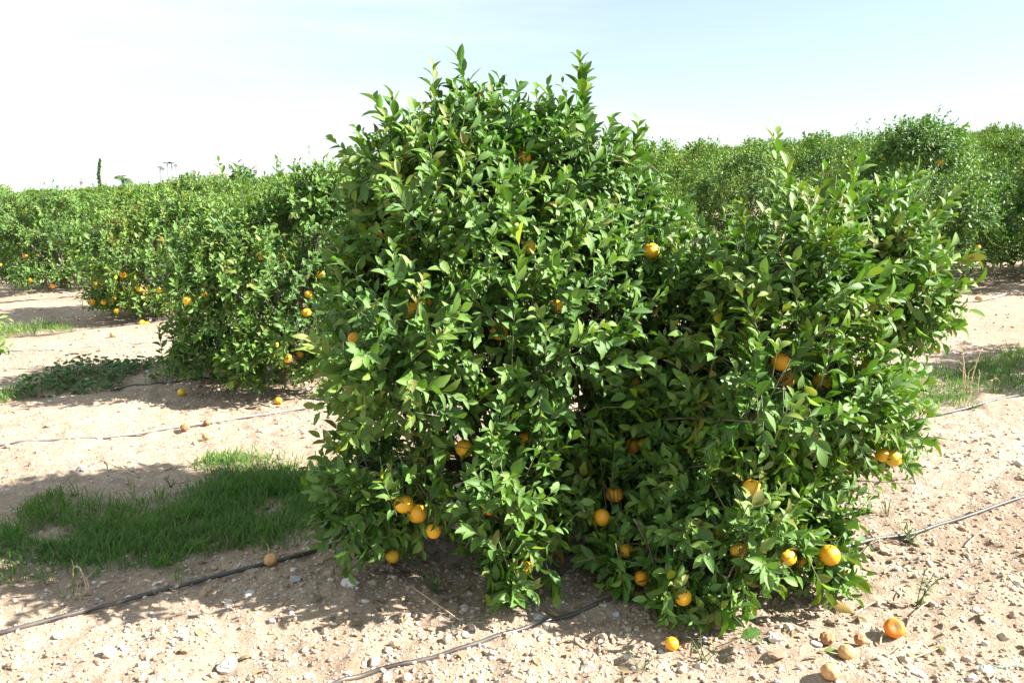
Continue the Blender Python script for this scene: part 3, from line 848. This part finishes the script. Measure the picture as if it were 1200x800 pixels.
for i in range(22):
    a = i * 2.4; el = 0.0 + 1.35 * ((i * 7) % 11) / 11
    Lf = 0.85
    s = np.linspace(0, 1, 14)
    c = np.stack([np.cos(a) * Lf * s * math.cos(el), np.sin(a) * Lf * s * math.cos(el), h - .35 + Lf * (s * math.sin(el) - .55 * s * s)], -1)
    tube(mb, c, .015, 3)
    for sg in (-1, 1):
        sd_ = np.tile([-np.sin(a) * sg, np.cos(a) * sg, -.25], (14, 1)); tn = np.gradient(c, axis=0)
        add_leaves(mb, dict(base=c, axis=nrm(sd_ + nrm(tn) * .7), nrm=np.tile([0, 0, 1.], (14, 1)), len=.38 * np.sin(.3 + 2.6 * s), wid=np.full(14, .05), fold=np.full(14, .1), curl=np.full(14, .4), tint=np.full(14, .15)), 'low')
link_mesh('fronds', mb.mesh('fronds', [M_LEAF]), t)

# ------------------------------------------------------------------ irrigation hoses
def hose(pix, label, rad=0.0085, extend=None, mat=None):
    pts = [G(px, py) for px, py in pix]
    if extend: pts += [np.array([e[0], e[1], float(H(*e))]) for e in extend]
    c = curve_pts(pts, 160)
    c[:, 2] = base_h(c[:, 0], c[:, 1]) + 0.6 * (H(c[:, 0], c[:, 1]) - base_h(c[:, 0], c[:, 1]))
    k = np.ones(9) / 9
    z = np.convolve(np.pad(c[:, 2], 4, mode='edge'), k, 'valid')
    c[:, 2] = np.maximum(z, H(c[:, 0], c[:, 1]) - 0.004) + rad
    z2 = np.convolve(np.pad(c[:, 2], 2, mode='edge'), np.ones(5) / 5, 'valid'); c[:, 2] = z2
    mb = MB(); tube(mb, c, rad, 10)
    return tag(link_mesh('irrigation_hose', mb.mesh('irrigation_hose', [mat or M_HOSE])), label, 'hose', 'drip irrigation hoses')
hose([(-60, 760), (0, 747), (120, 714), (250, 682), (400, 645), (560, 610), (760, 566), (960, 520), (1090, 490), (1200, 465), (1300, 444)], 'black hose running beside the grass strips and passing behind the trunk of the big tree', 0.0095)
hose([(380, 814), (430, 799), (520, 774), (610, 748), (700, 719), (800, 690), (910, 663), (1010, 637), (1080, 622), (1140, 603), (1200, 586), (1300, 562)], 'black hose running under the front skirt of the big tree and past the thin weeds')
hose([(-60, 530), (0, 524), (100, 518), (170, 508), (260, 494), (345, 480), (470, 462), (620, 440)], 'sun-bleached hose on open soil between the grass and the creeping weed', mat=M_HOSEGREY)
hose([(130, 460), (200, 453), (260, 445), (360, 433), (520, 414)], 'black hose lying in shade along the creeping weed patch')
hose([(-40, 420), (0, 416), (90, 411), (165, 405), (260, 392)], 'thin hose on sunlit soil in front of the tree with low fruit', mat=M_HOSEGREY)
hose([(-30, 400), (20, 396), (60, 392), (110, 387), (200, 376)], 'dark hose along the edge of the short grass strip')
hose([(-30, 358), (0, 356), (50, 353), (110, 347)], 'thinnest visible hose near the drooping dark skirt')
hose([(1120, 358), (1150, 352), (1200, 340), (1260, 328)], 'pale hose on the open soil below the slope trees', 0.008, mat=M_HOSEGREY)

# ------------------------------------------------------------------ grass strips
def in_poly(x, y, poly):
    poly = np.asarray(poly); c = np.zeros(len(x), bool)
    j = len(poly) - 1
    for i in range(len(poly)):
        xi, yi, xj, yj = *poly[i], *poly[j]
        c ^= ((yi > y) != (yj > y)) & (x < (xj - xi) * (y - yi) / (yj - yi + 1e-12) + xi)
        j = i
    return c
def grass(name, polypx, n, hgt, label, seed, thin=0.0, tint0=0.4):
    rng = np.random.default_rng(seed)
    poly = np.array([G(*q)[:2] for q in polypx])
    lo, hi = poly.min(0), poly.max(0)
    X = rng.uniform(lo[0], hi[0], n * 4); Y = rng.uniform(lo[1], hi[1], n * 4)
    jx, jy = vnoise(X * 5, Y * 5) - .5, vnoise(X * 5 + 40, Y * 5) - .5
    m = in_poly(X + jx * .4 + rng.normal(0, .09, len(X)), Y + jy * .3 + rng.normal(0, .09, len(X)), poly)
    den = vnoise(X * 3.2 + 2, Y * 3.2) * .6 + vnoise(X * 9, Y * 9 + 5) * .4
    m &= den > thin + rng.uniform(-.1, .12, len(X))
    X, Y, den = X[m][:n], Y[m][:n], den[m][:n]
    k = len(X)
    az = rng.uniform(0, 6.28, k)
    ln = hgt * rng.uniform(.45, 1.2, k) * (.6 + .8 * den)
    lean = np.abs(rng.normal(.25, .22, k))
    ax = nrm(np.stack([np.cos(az) * lean, np.sin(az) * lean, np.ones(k)], -1))
    side = np.stack([-np.sin(az), np.cos(az), np.zeros(k)], -1)
    nn = np.cross(ax, side); nn *= np.sign(nn[:, :1] * np.cos(az)[:, None] + nn[:, 1:2] * np.sin(az)[:, None]) * -1
    tint = np.clip(tint0 + .5 * (vnoise(X * 2.3, Y * 2.3) - .5) + rng.normal(0, .12, k) + (rng.random(k) < .06) * .5, 0, 1)
    L = dict(base=np.stack([X, Y, H(X, Y) - .004], -1), axis=ax, nrm=nn, len=ln, wid=rng.uniform(.004, .0075, k), fold=np.full(k, .3), curl=rng.uniform(.2, 1.5, k), tint=tint)
    mb = MB(); add_leaves(mb, L, 'mid')
    return tag(link_mesh(name, mb.mesh(name, [M_GRASS])), label, 'grass', kind='stuff')
grass('grass', [(-160, 715), (0, 692), (60, 688), (160, 668), (270, 652), (400, 622), (450, 600), (450, 575), (375, 572), (330, 565), (270, 575), (200, 586), (90, 604), (0, 628), (-160, 660)], 10500, .082, 'green grass strip in the shade of the big tree', 31, .40, .52)
grass('grass', [(330, 580), (400, 580), (400, 548), (340, 538), (270, 545), (215, 565), (190, 580), (260, 585)], 3200, .08, 'thin sunlit grass fringe above the shaded strip', 32, .32, .60)
grass('grass', [(40, 625), (95, 612), (100, 590), (70, 588), (35, 600)], 420, .11, 'separate tuft of grass on the edge of the shadow', 33)
grass('grass', [(930, 505), (1085, 480), (1140, 467), (1200, 456), (1330, 428), (1330, 400), (1200, 418), (1120, 432), (1040, 448), (930, 470)], 7500, .11, 'grass strip around the dry stalks, partly sunlit', 34, .22, .5)
grass('grass', [(-60, 400), (0, 396), (70, 389), (95, 386), (85, 380), (0, 386), (-60, 390)], 1600, .12, 'short pale grass strip next to a dark hose', 35, .2, .6)
grass('grass', [(-40, 475), (30, 466), (50, 458), (-40, 462)], 350, .10, 'few grass blades at the end of the creeping weed', 36, .2, .55)

# ------------------------------------------------------------------ broad-leaved creeping weed under the second tree
rng = np.random.default_rng(41)
poly = np.array([G(*q)[:2] for q in [(15, 466), (60, 468), (120, 462), (235, 446), (232, 434), (150, 428), (90, 436), (40, 446)]])
lo, hi = poly.min(0), poly.max(0)
X = rng.uniform(lo[0], hi[0], 6000); Y = rng.uniform(lo[1], hi[1], 6000)
m = in_poly(X, Y, poly) & (vnoise(X * 2.5, Y * 2.5) > .3)
X, Y = X[m][:1000], Y[m][:1000]; k = len(X)
az = rng.uniform(0, 6.28, k)
hz = rng.uniform(.02, .12, k) * (.5 + vnoise(X * 3 + 8, Y * 3))
ln = rng.uniform(.035, .065, k)
L = dict(base=np.stack([X, Y, H(X, Y) + hz], -1), axis=nrm(np.stack([np.cos(az), np.sin(az), rng.normal(.1, .3, k)], -1)), nrm=nrm(np.stack([rng.normal(0, .35, k), rng.normal(0, .35, k), np.ones(k)], -1)),
         len=ln, wid=ln * rng.uniform(.7, .95, k), fold=np.full(k, .15), curl=rng.uniform(.1, .6, k), tint=np.clip(rng.normal(.35, .15, k), 0, 1))
mb = MB(); add_leaves(mb, L, 'full')
for i in range(0, k, 3):
    tube(mb, [(X[i], Y[i], float(H(X[i], Y[i]))), L['base'][i]], .0022, 3, cap=False)
tag(link_mesh('undergrowth', mb.mesh('undergrowth', [M_WEED])), 'low broad-leaved creeping weed patch along a shaded hose', 'weeds', kind='stuff')

# ------------------------------------------------------------------ single weeds and dry stalks
def weed(px, py, h, n_st, leaf, label, seed, tint=.4, spread=.35, wr=.32, name='weed'):
    rng = np.random.default_rng(seed)
    g = G(px, py)
    w = tag(empty(name, g), label, 'weed')
    st, lv = MB(), MB(); Ls = []
    for i in range(n_st):
        a = rng.uniform(0, 6.28); l = spread * rng.uniform(.4, 1.2)
        e = np.array([math.cos(a) * l * h, math.sin(a) * l * h, h * rng.uniform(.6, 1.05)])
        b = np.array([rng.normal(0, .006), rng.normal(0, .006), -.01])
        c = curve_pts([b, (b + e) / 2 + (0, 0, h * .12), e], 8)
        tube(st, c, np.linspace(.0022, .0010, 8), 4)
        d = nrm(e - b)
        s, _ = shoot(rng, b, d, float(np.linalg.norm(e - b)), max(4, int(h * 55)), leaf, tint, np.zeros(3))
        s['wid'] = s['len'] * wr
        j = np.clip((np.linspace(.12, 1, len(s['len'])) * 7).astype(int), 0, 7)
        s['base'] = c[j]
        Ls.append(s)
    add_leaves(lv, cat(Ls), 'mid')
    link_mesh('stem', st.mesh('stem', [M_TWIG]), w); link_mesh('leaves', lv.mesh('leaves', [M_WEED]), w)
weed(1075, 712, .20, 4, .030, 'spindly weed standing beside the split orange', 51, .5, .35)
weed(1066, 632, .07, 8, .045, 'small green weed rosette touching the hose under the big tree', 52, .7, .9, .22)
weed(512, 703, .13, 6, .028, 'wispy weed in the shade under the front of the big tree', 53, .45, .6)
weed(536, 716, .06, 4, .025, 'tiny weed sprout on the edge of the shade, beside the wispy weed', 54, .55, .7)
weed(824, 772, .08, 5, .035, 'small weed sprout between gravel below the low hanging twig', 55, .5, .7, .2)
weed(590, 722, .10, 5, .035, 'weed with fine stems below the lowest hanging leaves of the centre skirt', 56, .55, .6)
weed(200, 572, .06, 5, .03, 'small weed on sunlit soil above the shaded grass', 57, .6, .8, .2)
weed(1040, 606, .11, 7, .020, 'sparse dry green weed on the bank above the hose', 58, .75, .7, .18)
weed(40, 392, .18, 8, .05, 'weed clump in the short grass strip', 59, .6, .6, .2)
weed(372, 440, .25, 6, .05, 'upright weed by the foot of the tree behind the big one', 60, .5, .4)
weed(752, 790, .05, 5, .022, 'tiny weed on pale soil by the picture edge below the hose', 61, .5, .9, .25)

def stalk(pix_curves, label, Y_from=None, rad=.003, name='dry_stalk', n=26):
    """pix_curves: polylines in pixels, upright at the distance of their foot"""
    foot = G(*pix_curves[0][0])
    t = tag(empty(name, foot), label, 'dry plant')
    rng = np.random.default_rng(len(label))
    for pc in pix_curves:
        f = G(*pc[0])
        pts = [f + (0, 0, -.01)] + [P(px, py, f[1] + rng.normal(0, .012)) for px, py in pc[1:]]
        mb = MB(); c = curve_pts(pts, n)
        tube(mb, c, np.linspace(rad, rad * .45, n), 5)
        for i in range(4, n - 2, 5):
            d = rng.normal(0, .012, 3)
            tube(mb, [c[i], c[i] + d, c[i] + d * 2 + (0, 0, .008)], [rad * .5, rad * .4, rad * .2], 4)
        link_mesh('stem', mb.mesh('stem', [M_STRAW], origin=foot), t)
stalk([[(96, 700), (101, 690), (98, 676), (92, 664), (86, 666), (86, 679)], [(95, 702), (93, 695), (88, 700), (86, 706)], [(98, 700), (104, 688), (103, 682)]], 'curled dry stalk hooked over on the soil before the grass strip', rad=.0042)
stalk([[(1131, 464), (1131, 440), (1128, 412), (1127, 400)], [(1136, 464), (1140, 440), (1148, 415), (1151, 408)], [(1133, 464), (1135, 438), (1139, 432)], [(1145, 464), (1147, 445), (1149, 436)], [(1129, 463), (1129, 430), (1131, 424)]], 'group of tall dry straw stalks at the edge of the sunlit grass', rad=.0048)
stalk([[(1162, 462), (1162, 448), (1166, 443), (1171, 446), (1171, 451)]], 'short dry stalk hooked at its tip beside the tall straw stalks', rad=.0045)
stalk([[(96, 398), (98, 390), (101, 391), (97, 386)]], 'small dry tangle at the end of the short grass strip', rad=.006)

# young citrus just outside, its leaf tips reach into the frame
rng = np.random.default_rng(63)
sp = G(-30, 452); st = tag(empty('orange_sapling', sp), 'young orange sapling whose leaf tips just reach into the picture', 'sapling')
Ls, mb = [], MB()
for i in range(30):
    a = rng.uniform(0, 6.28); h0 = rng.uniform(.12, .52)
    d = nrm(np.array([math.cos(a), math.sin(a), .35]))
    lv, tw = shoot(rng, np.array([0, 0, h0]), d, rng.uniform(.20, .36), 9, .085, .66, np.array([0, 0, -.2]))
    Ls.append(lv); tube(mb, tw, .002, 4, mat=1)
add_leaves(mb, cat(Ls), 'full'); link_mesh('crown', mb.mesh('crown', [M_LEAF, M_TWIG]), st)
mb = MB(); tube(mb, [(0, 0, -.05), (.01, 0, .3), (0, 0, .6)], [.013, .010, .006], 7); link_mesh('trunk', mb.mesh('trunk', [M_BARK]), st)

# ------------------------------------------------------------------ fruit on the ground
def ground_fruit(px, py, dia, label, kind='fresh', seed=0, name='fallen_orange', sink=.12):
    rng = np.random.default_rng(seed + 900)
    g = G(px, py)
    r = dia / 2
    v, f = ICO3; v = v.copy()
    mb = MB()
    if kind == 'fresh':
        v *= np.array([1, 1, .94]); mats = [M_ORANGE]
    elif kind == 'split':
        ang = v @ nrm(np.array([-.30, -.80, .52])); dent = np.clip((ang - .70) / .3, 0, 1)
        v = v * (1 - .34 * dent - .06 * (v[:, 2] < -.5))[:, None]; mats = [M_ROT, M_PULP, M_PULP]
    else:
        nz = np.array([n3(q, 2.3, seed) for q in v]) + .5 * np.array([n3(q, 6, seed + 3) for q in v])
        v = v * (1 + (.34 if kind == 'dried' else .16) * (nz - .75))[:, None] * np.array([1, .95, .86]); mats = [M_DRIED if kind == 'dried' else M_TAN]
    if kind == 'split':
        c = v[f].mean(1); ang = nrm(c) @ nrm(np.array([-.30, -.80, .52]))
        ang = ang + .10 * (np.array([n3(q, 5, 2.0) for q in nrm(c)]) - .5); mb.add(v * r, [f[ang <= .84]]); o = mb.mesh(name, mats)
        t = tag(empty(name, g + (0, 0, r * .85)), label, 'orange')
        link_mesh('peel', o, t)
        mb = MB(); mb.add(v * r * .985, [f[ang > .70]]); link_mesh('pulp', mb.mesh('pulp', [M_PULP]), t)
    else:
        mb.add(v * r, [f])
        t = tag(link_mesh(name, mb.mesh(name, mats)), label, 'orange')
        t.location = g + (0, 0, r * (1 - sink))
    t.rotation_euler = (rng.normal(0, .2), rng.normal(0, .2), rng.uniform(0, .5))
    return t
ground_fruit(1047, 747, .074, 'bright split orange lying open beside the spindly weed', 'split', 1)
ground_fruit(968, 760, .052, 'small brown dried orange lying behind the tan one', 'dried', 2, 'dried_orange')
ground_fruit(1007, 758, .044, 'shrivelled dark brown orange husk between the tan and the split one', 'dried', 3, 'dried_orange')
ground_fruit(991, 776, .060, 'smooth tan withered orange with a green leaf beside it', 'tan', 4, 'withered_orange')
ground_fruit(972, 803, .062, 'torn dry orange peel at the lower picture edge', 'tan', 5, 'withered_orange')
ground_fruit(787, 763, .050, 'small yellow orange on the gravel under the lowest hanging twig', 'fresh', 6)
ground_fruit(326, 470, .062, 'fallen orange in the shade beside the trunk of the tree behind', 'fresh', 7)
ground_fruit(213, 464, .062, 'fallen orange lying alone by the shaded hose', 'fresh', 8)
ground_fruit(217, 505, .060, 'dried brown orange touching the sun-bleached hose', 'dried', 9, 'dried_orange')
ground_fruit(243, 500, .052, 'dark dried orange on the far side of the sun-bleached hose', 'dried', 10, 'dried_orange')
ground_fruit(242, 515, .060, 'dull yellow fallen orange on soil below the sun-bleached hose', 'tan', 13, 'withered_orange')
ground_fruit(318, 668, .060, 'tan withered orange resting against the black hose by the grass', 'tan', 11, 'withered_orange')
ground_fruit(133, 397, .080, 'dull fallen orange under the tree with low fruit', 'tan', 14)
ground_fruit(1147, 352, .10, 'withered yellowish orange at the end of the pale hose', 'tan', 15, 'withered_orange')
# fallen leaf beside the tan orange
def lone_leaf(px, py, az, ln, tint, label):
    g = G(px, py)
    mb = MB(); add_leaves(mb, dict(base=np.array([[0, 0, .006]]), axis=np.array([[math.cos(az), math.sin(az), .12]]), nrm=np.array([[.1, 0, 1.]]), len=np.array([ln]), wid=np.array([ln * .45]), fold=np.array([.3]), curl=np.array([.3]), tint=np.array([tint])), 'full')
    o = tag(link_mesh('fallen_leaf', mb.mesh('fallen_leaf', [M_LEAF]), None, g), label, 'leaf')
lone_leaf(962, 768, -.4, .075, .7, 'green fallen leaf beside the smooth tan withered orange')
lone_leaf(1105, 763, 1.2, .05, 1.0, 'pale dry leaf on soil beyond the split orange')

rng = np.random.default_rng(97)
k = 900
a = rng.uniform(0, 6.28, k); q = np.abs(rng.normal(0, .62, k)) + .25
X, Y = TX + .3 + np.cos(a) * q * 1.5, TY - .15 + np.sin(a) * q * 1.1
az = rng.uniform(0, 6.28, k)
mb = MB(); add_leaves(mb, dict(base=np.stack([X, Y, H(X, Y) + .006], -1), axis=nrm(np.stack([np.cos(az), np.sin(az), rng.normal(.05, .2, k)], -1)), nrm=nrm(np.stack([rng.normal(0, .3, k), rng.normal(0, .3, k), np.ones(k)], -1)),
    len=rng.uniform(.035, .075, k), wid=rng.uniform(.016, .032, k), fold=rng.uniform(.1, .9, k), curl=rng.uniform(.2, 1.6, k), tint=rng.random(k)), 'mid')
M_DRYLEAF = leaf_material('dry_leaf', [(0, (.10, .06, .03)), (.5, (.24, .155, .075)), (1, (.36, .27, .13))], .8, .1, (.3, .2, .08, 1), (.26, .2, .12, 1))
tag(link_mesh('leaf_litter', mb.mesh('leaf_litter', [M_DRYLEAF])), 'brown dry leaves littering the soil under the big tree', 'leaf litter', kind='stuff')
# twine on the soil
tw = [G(*q) + (0, 0, .006) for q in [(1156, 782), (1172, 783), (1188, 781), (1204, 783), (1230, 781)]]
mb = MB(); tube(mb, curve_pts(tw, 50), .0022, 5)
tag(link_mesh('twine', mb.mesh('twine', [M_STRING])), 'thin teal twine lying on the soil', 'twine')
# dry twigs
def twig(pix, label, rad=.004):
    pts = [G(*q) + (0, 0, .008 + .012 * (i % 2)) for i, q in enumerate(pix)]
    mb = MB(); tube(mb, curve_pts(pts, 24), np.linspace(rad, rad * .5, 24), 5)
    tag(link_mesh('dry_twig', mb.mesh('dry_twig', [M_STRAW])), label, 'twig')
twig([(1031, 757), (1034, 749), (1046, 745), (1060, 748), (1064, 756), (1058, 765), (1046, 768)], 'curled dry twig looped round the split orange', .003)
twig([(1000, 724), (1030, 714), (1052, 706), (1056, 694)], 'long pale dry twig on soil beside the spindly weed')
twig([(1062, 735), (1078, 720), (1090, 706)], 'short dry twig leaning under the spindly weed', .003)
twig([(1130, 640), (1150, 628), (1170, 622)], 'thin dry twig on dark soil near the hose', .003)
twig([(480, 700), (520, 727), (540, 735)], 'dark thin twig across the edge of the shade', .003)
twig([(120, 545), (140, 557), (160, 562)], 'thin twig on sunlit soil behind the grass', .005)
twig([(1060, 775), (1085, 769), (1100, 760)], 'pale straw bit on soil beyond the withered oranges', .003)
twig([(300, 625), (315, 650), (312, 660)], 'bent dry straw sticking over the black hose', .003)

# ------------------------------------------------------------------ stones
def rock(rng, r, flat=.65, sub=2):
    v, f = {0: ICO0, 1: ICO1, 2: ICO2}[sub]
    v = v.copy()
    for _ in range(11):                               # chip facets off
        d = nrm(rng.normal(size=3)); c = rng.uniform(.55, .85)
        e = v @ d - c
        v = v - np.outer(np.clip(e, 0, None), d)
    v = v * (1 + rng.normal(0, .045, (len(v), 1)))
    return v * r * np.array([1, rng.uniform(.65, 1), flat * rng.uniform(.8, 1.1)]), f
rng = np.random.default_rng(91)
for px, py, w, flat, tint, lab in [
    (411, 692, 30, .5, .86, 'pale oval stone in the shade in front of the big tree'), (689, 787, 36, .5, .72, 'flat pale stone at the bottom near the hose'),
    (267, 782, 38, .8, .74, 'whitish rough rock lying with orange-brown stones'), (268, 795, 22, .7, .30, 'rounded tan stone in front of the whitish rough rock'),
    (248, 789, 18, .7, .25, 'small brown stone beside the whitish rough rock'), (16, 780, 30, .7, .22, 'orange-brown stone on pale gravel by the picture edge'),
    (128, 770, 26, .7, .70, 'white crumbly stone among pale gravel'), (912, 774, 36, .3, .08, 'flat reddish brown stone lying by gravel clods'),
    (908, 759, 24, .7, .78, 'pale lumpy stone behind the flat reddish one'), (1155, 791, 28, .7, .84, 'white angular stone near the teal twine'),
    (1133, 774, 20, .7, .55, 'grey-brown stone with a small shadow near the teal twine'), (1076, 793, 34, .4, .80, 'whitish slab at the bottom beyond the torn peel'),
    (96, 555, 18, .7, 1.0, 'grey stone alone on sunlit soil'), (722, 728, 18, .7, .98, 'grey stone at the hidden end of the front hose'),
    (346, 690, 22, .5, 1.0, 'bluish grey stone in the shade by the black hose'), (293, 702, 20, .6, .97, 'grey stone in a small row at the shadow edge'),
    (70, 745, 20, .5, .85, 'white stone next to the sunlit black hose'), (245, 694, 20, .5, .2, 'reddish stone lying against the black hose'),
    (150, 697, 16, .6, .86, 'white stone in the shadow between dry stalk and hose'), (345, 675, 12, .6, .9, 'pale pebble near the withered orange on the hose'),
    (428, 712, 14, .6, .83, 'small pale stone below the pale oval one'), (462, 690, 12, .6, .9, 'small whitish stone under the skirt leaves'),
    (601, 752, 16, .6, .8, 'tan stone just above the front hose'), (640, 745, 14, .6, .86, 'white pebble behind the front hose'),
    (1123, 688, 10, .6, .87, 'white pebble on the gravelly bank'), (1130, 702, 9, .6, .9, 'small white pebble below the other on the gravelly bank'),
    (1090, 660, 12, .6, .6, 'dull grey pebble near the spindly weed'), (1193, 545, 18, .8, .6, 'upright pale stone at the picture edge on the bank'),
    (1122, 542, 10, .7, .88, 'white stone on the bank between the two hoses')]:
    g = G(px, py); r = w / 2.5 * g[1] / F
    v, f = rock(rng, r, flat)
    mb = MB(); mb.add(v, [f], np.tile([tint, 0, 0], (len(v), 1)))
    o = tag(link_mesh('stone', mb.mesh('stone', [M_STONE], False)), lab, 'stone')
    o.location = g + (0, 0, r * flat * .35); o.rotation_euler = (rng.normal(0, .12), rng.normal(0, .12), rng.uniform(-.5, .5))

def scatter_gravel(n, seed, xr, yr, rmin, rmax, power, sub):
    rng = np.random.default_rng(seed)
    shapes = [rock(rng, 1, .7, sub) for _ in range(14)]
    Y = yr[0] * (yr[1] / yr[0]) ** rng.random(n * 3)
    X = rng.uniform(-1, 1, n * 3) * (Y * .68 + .5)
    den = vnoise(X * 1.4 + 6, Y * 1.4 + 2) * .6 + vnoise(X * 5 + 1, Y * 5) * .4
    band = np.exp(-((Y - (3.0 + .42 * X)) / .9) ** 2)          # stonier along the row
    m = den + .25 * band > rng.uniform(.25, .75, len(X))
    X, Y = X[m][:n], Y[m][:n]; n = len(X)
    r = rmin * (rmax / rmin) ** (rng.random(n) ** power)
    tint = np.clip(rng.choice([.12, .34, .42, .62, .86, .97], n, p=[.14, .34, .24, .18, .06, .04]) + rng.normal(0, .05, n), 0, 1)
    Z = H(X, Y); a = rng.uniform(0, 6.28, n); k = rng.integers(0, 14, n)
    mb = MB()
    for s in range(14):
        v, f = shapes[s]; q = np.where(k == s)[0]
        c, d = np.cos(a[q])[:, None], np.sin(a[q])[:, None]
        rr = r[q][:, None]
        vv = np.stack([(v[None, :, 0] * c - v[None, :, 1] * d) * rr + X[q][:, None], (v[None, :, 0] * d + v[None, :, 1] * c) * rr + Y[q][:, None], v[None, :, 2] * rr + (Z[q] + r[q] * .22)[:, None]], -1)
        fs = (f[None] + (np.arange(len(q)) * len(v))[:, None, None]).reshape(-1, 3)
        mb.add(vv, [fs], np.repeat(np.stack([tint[q], 0 * a[q], 0 * a[q]], -1), len(v), 0))
    return mb
mb = scatter_gravel(38000, 95, None, (2.2, 9.0), .003, .015, 2.3, 0)
tag(link_mesh('gravel', mb.mesh('gravel', [M_STONE], False)), 'small gravel and clods strewn over the soil', 'gravel', kind='stuff')
mb = scatter_gravel(9000, 99, None, (6.5, 24.0), .007, .030, 2.4, 0)
tag(link_mesh('field_gravel', mb.mesh('field_gravel', [M_STONE], False)), 'clods and stones over the soil between the orchard rows', 'gravel', kind='stuff')
mb = scatter_gravel(2200, 96, None, (2.2, 14.0), .011, .027, 2.2, 1)
tag(link_mesh('pebbles', mb.mesh('pebbles', [M_STONE], False)), 'larger pebbles and hard clods lying between the gravel', 'pebbles', kind='stuff')
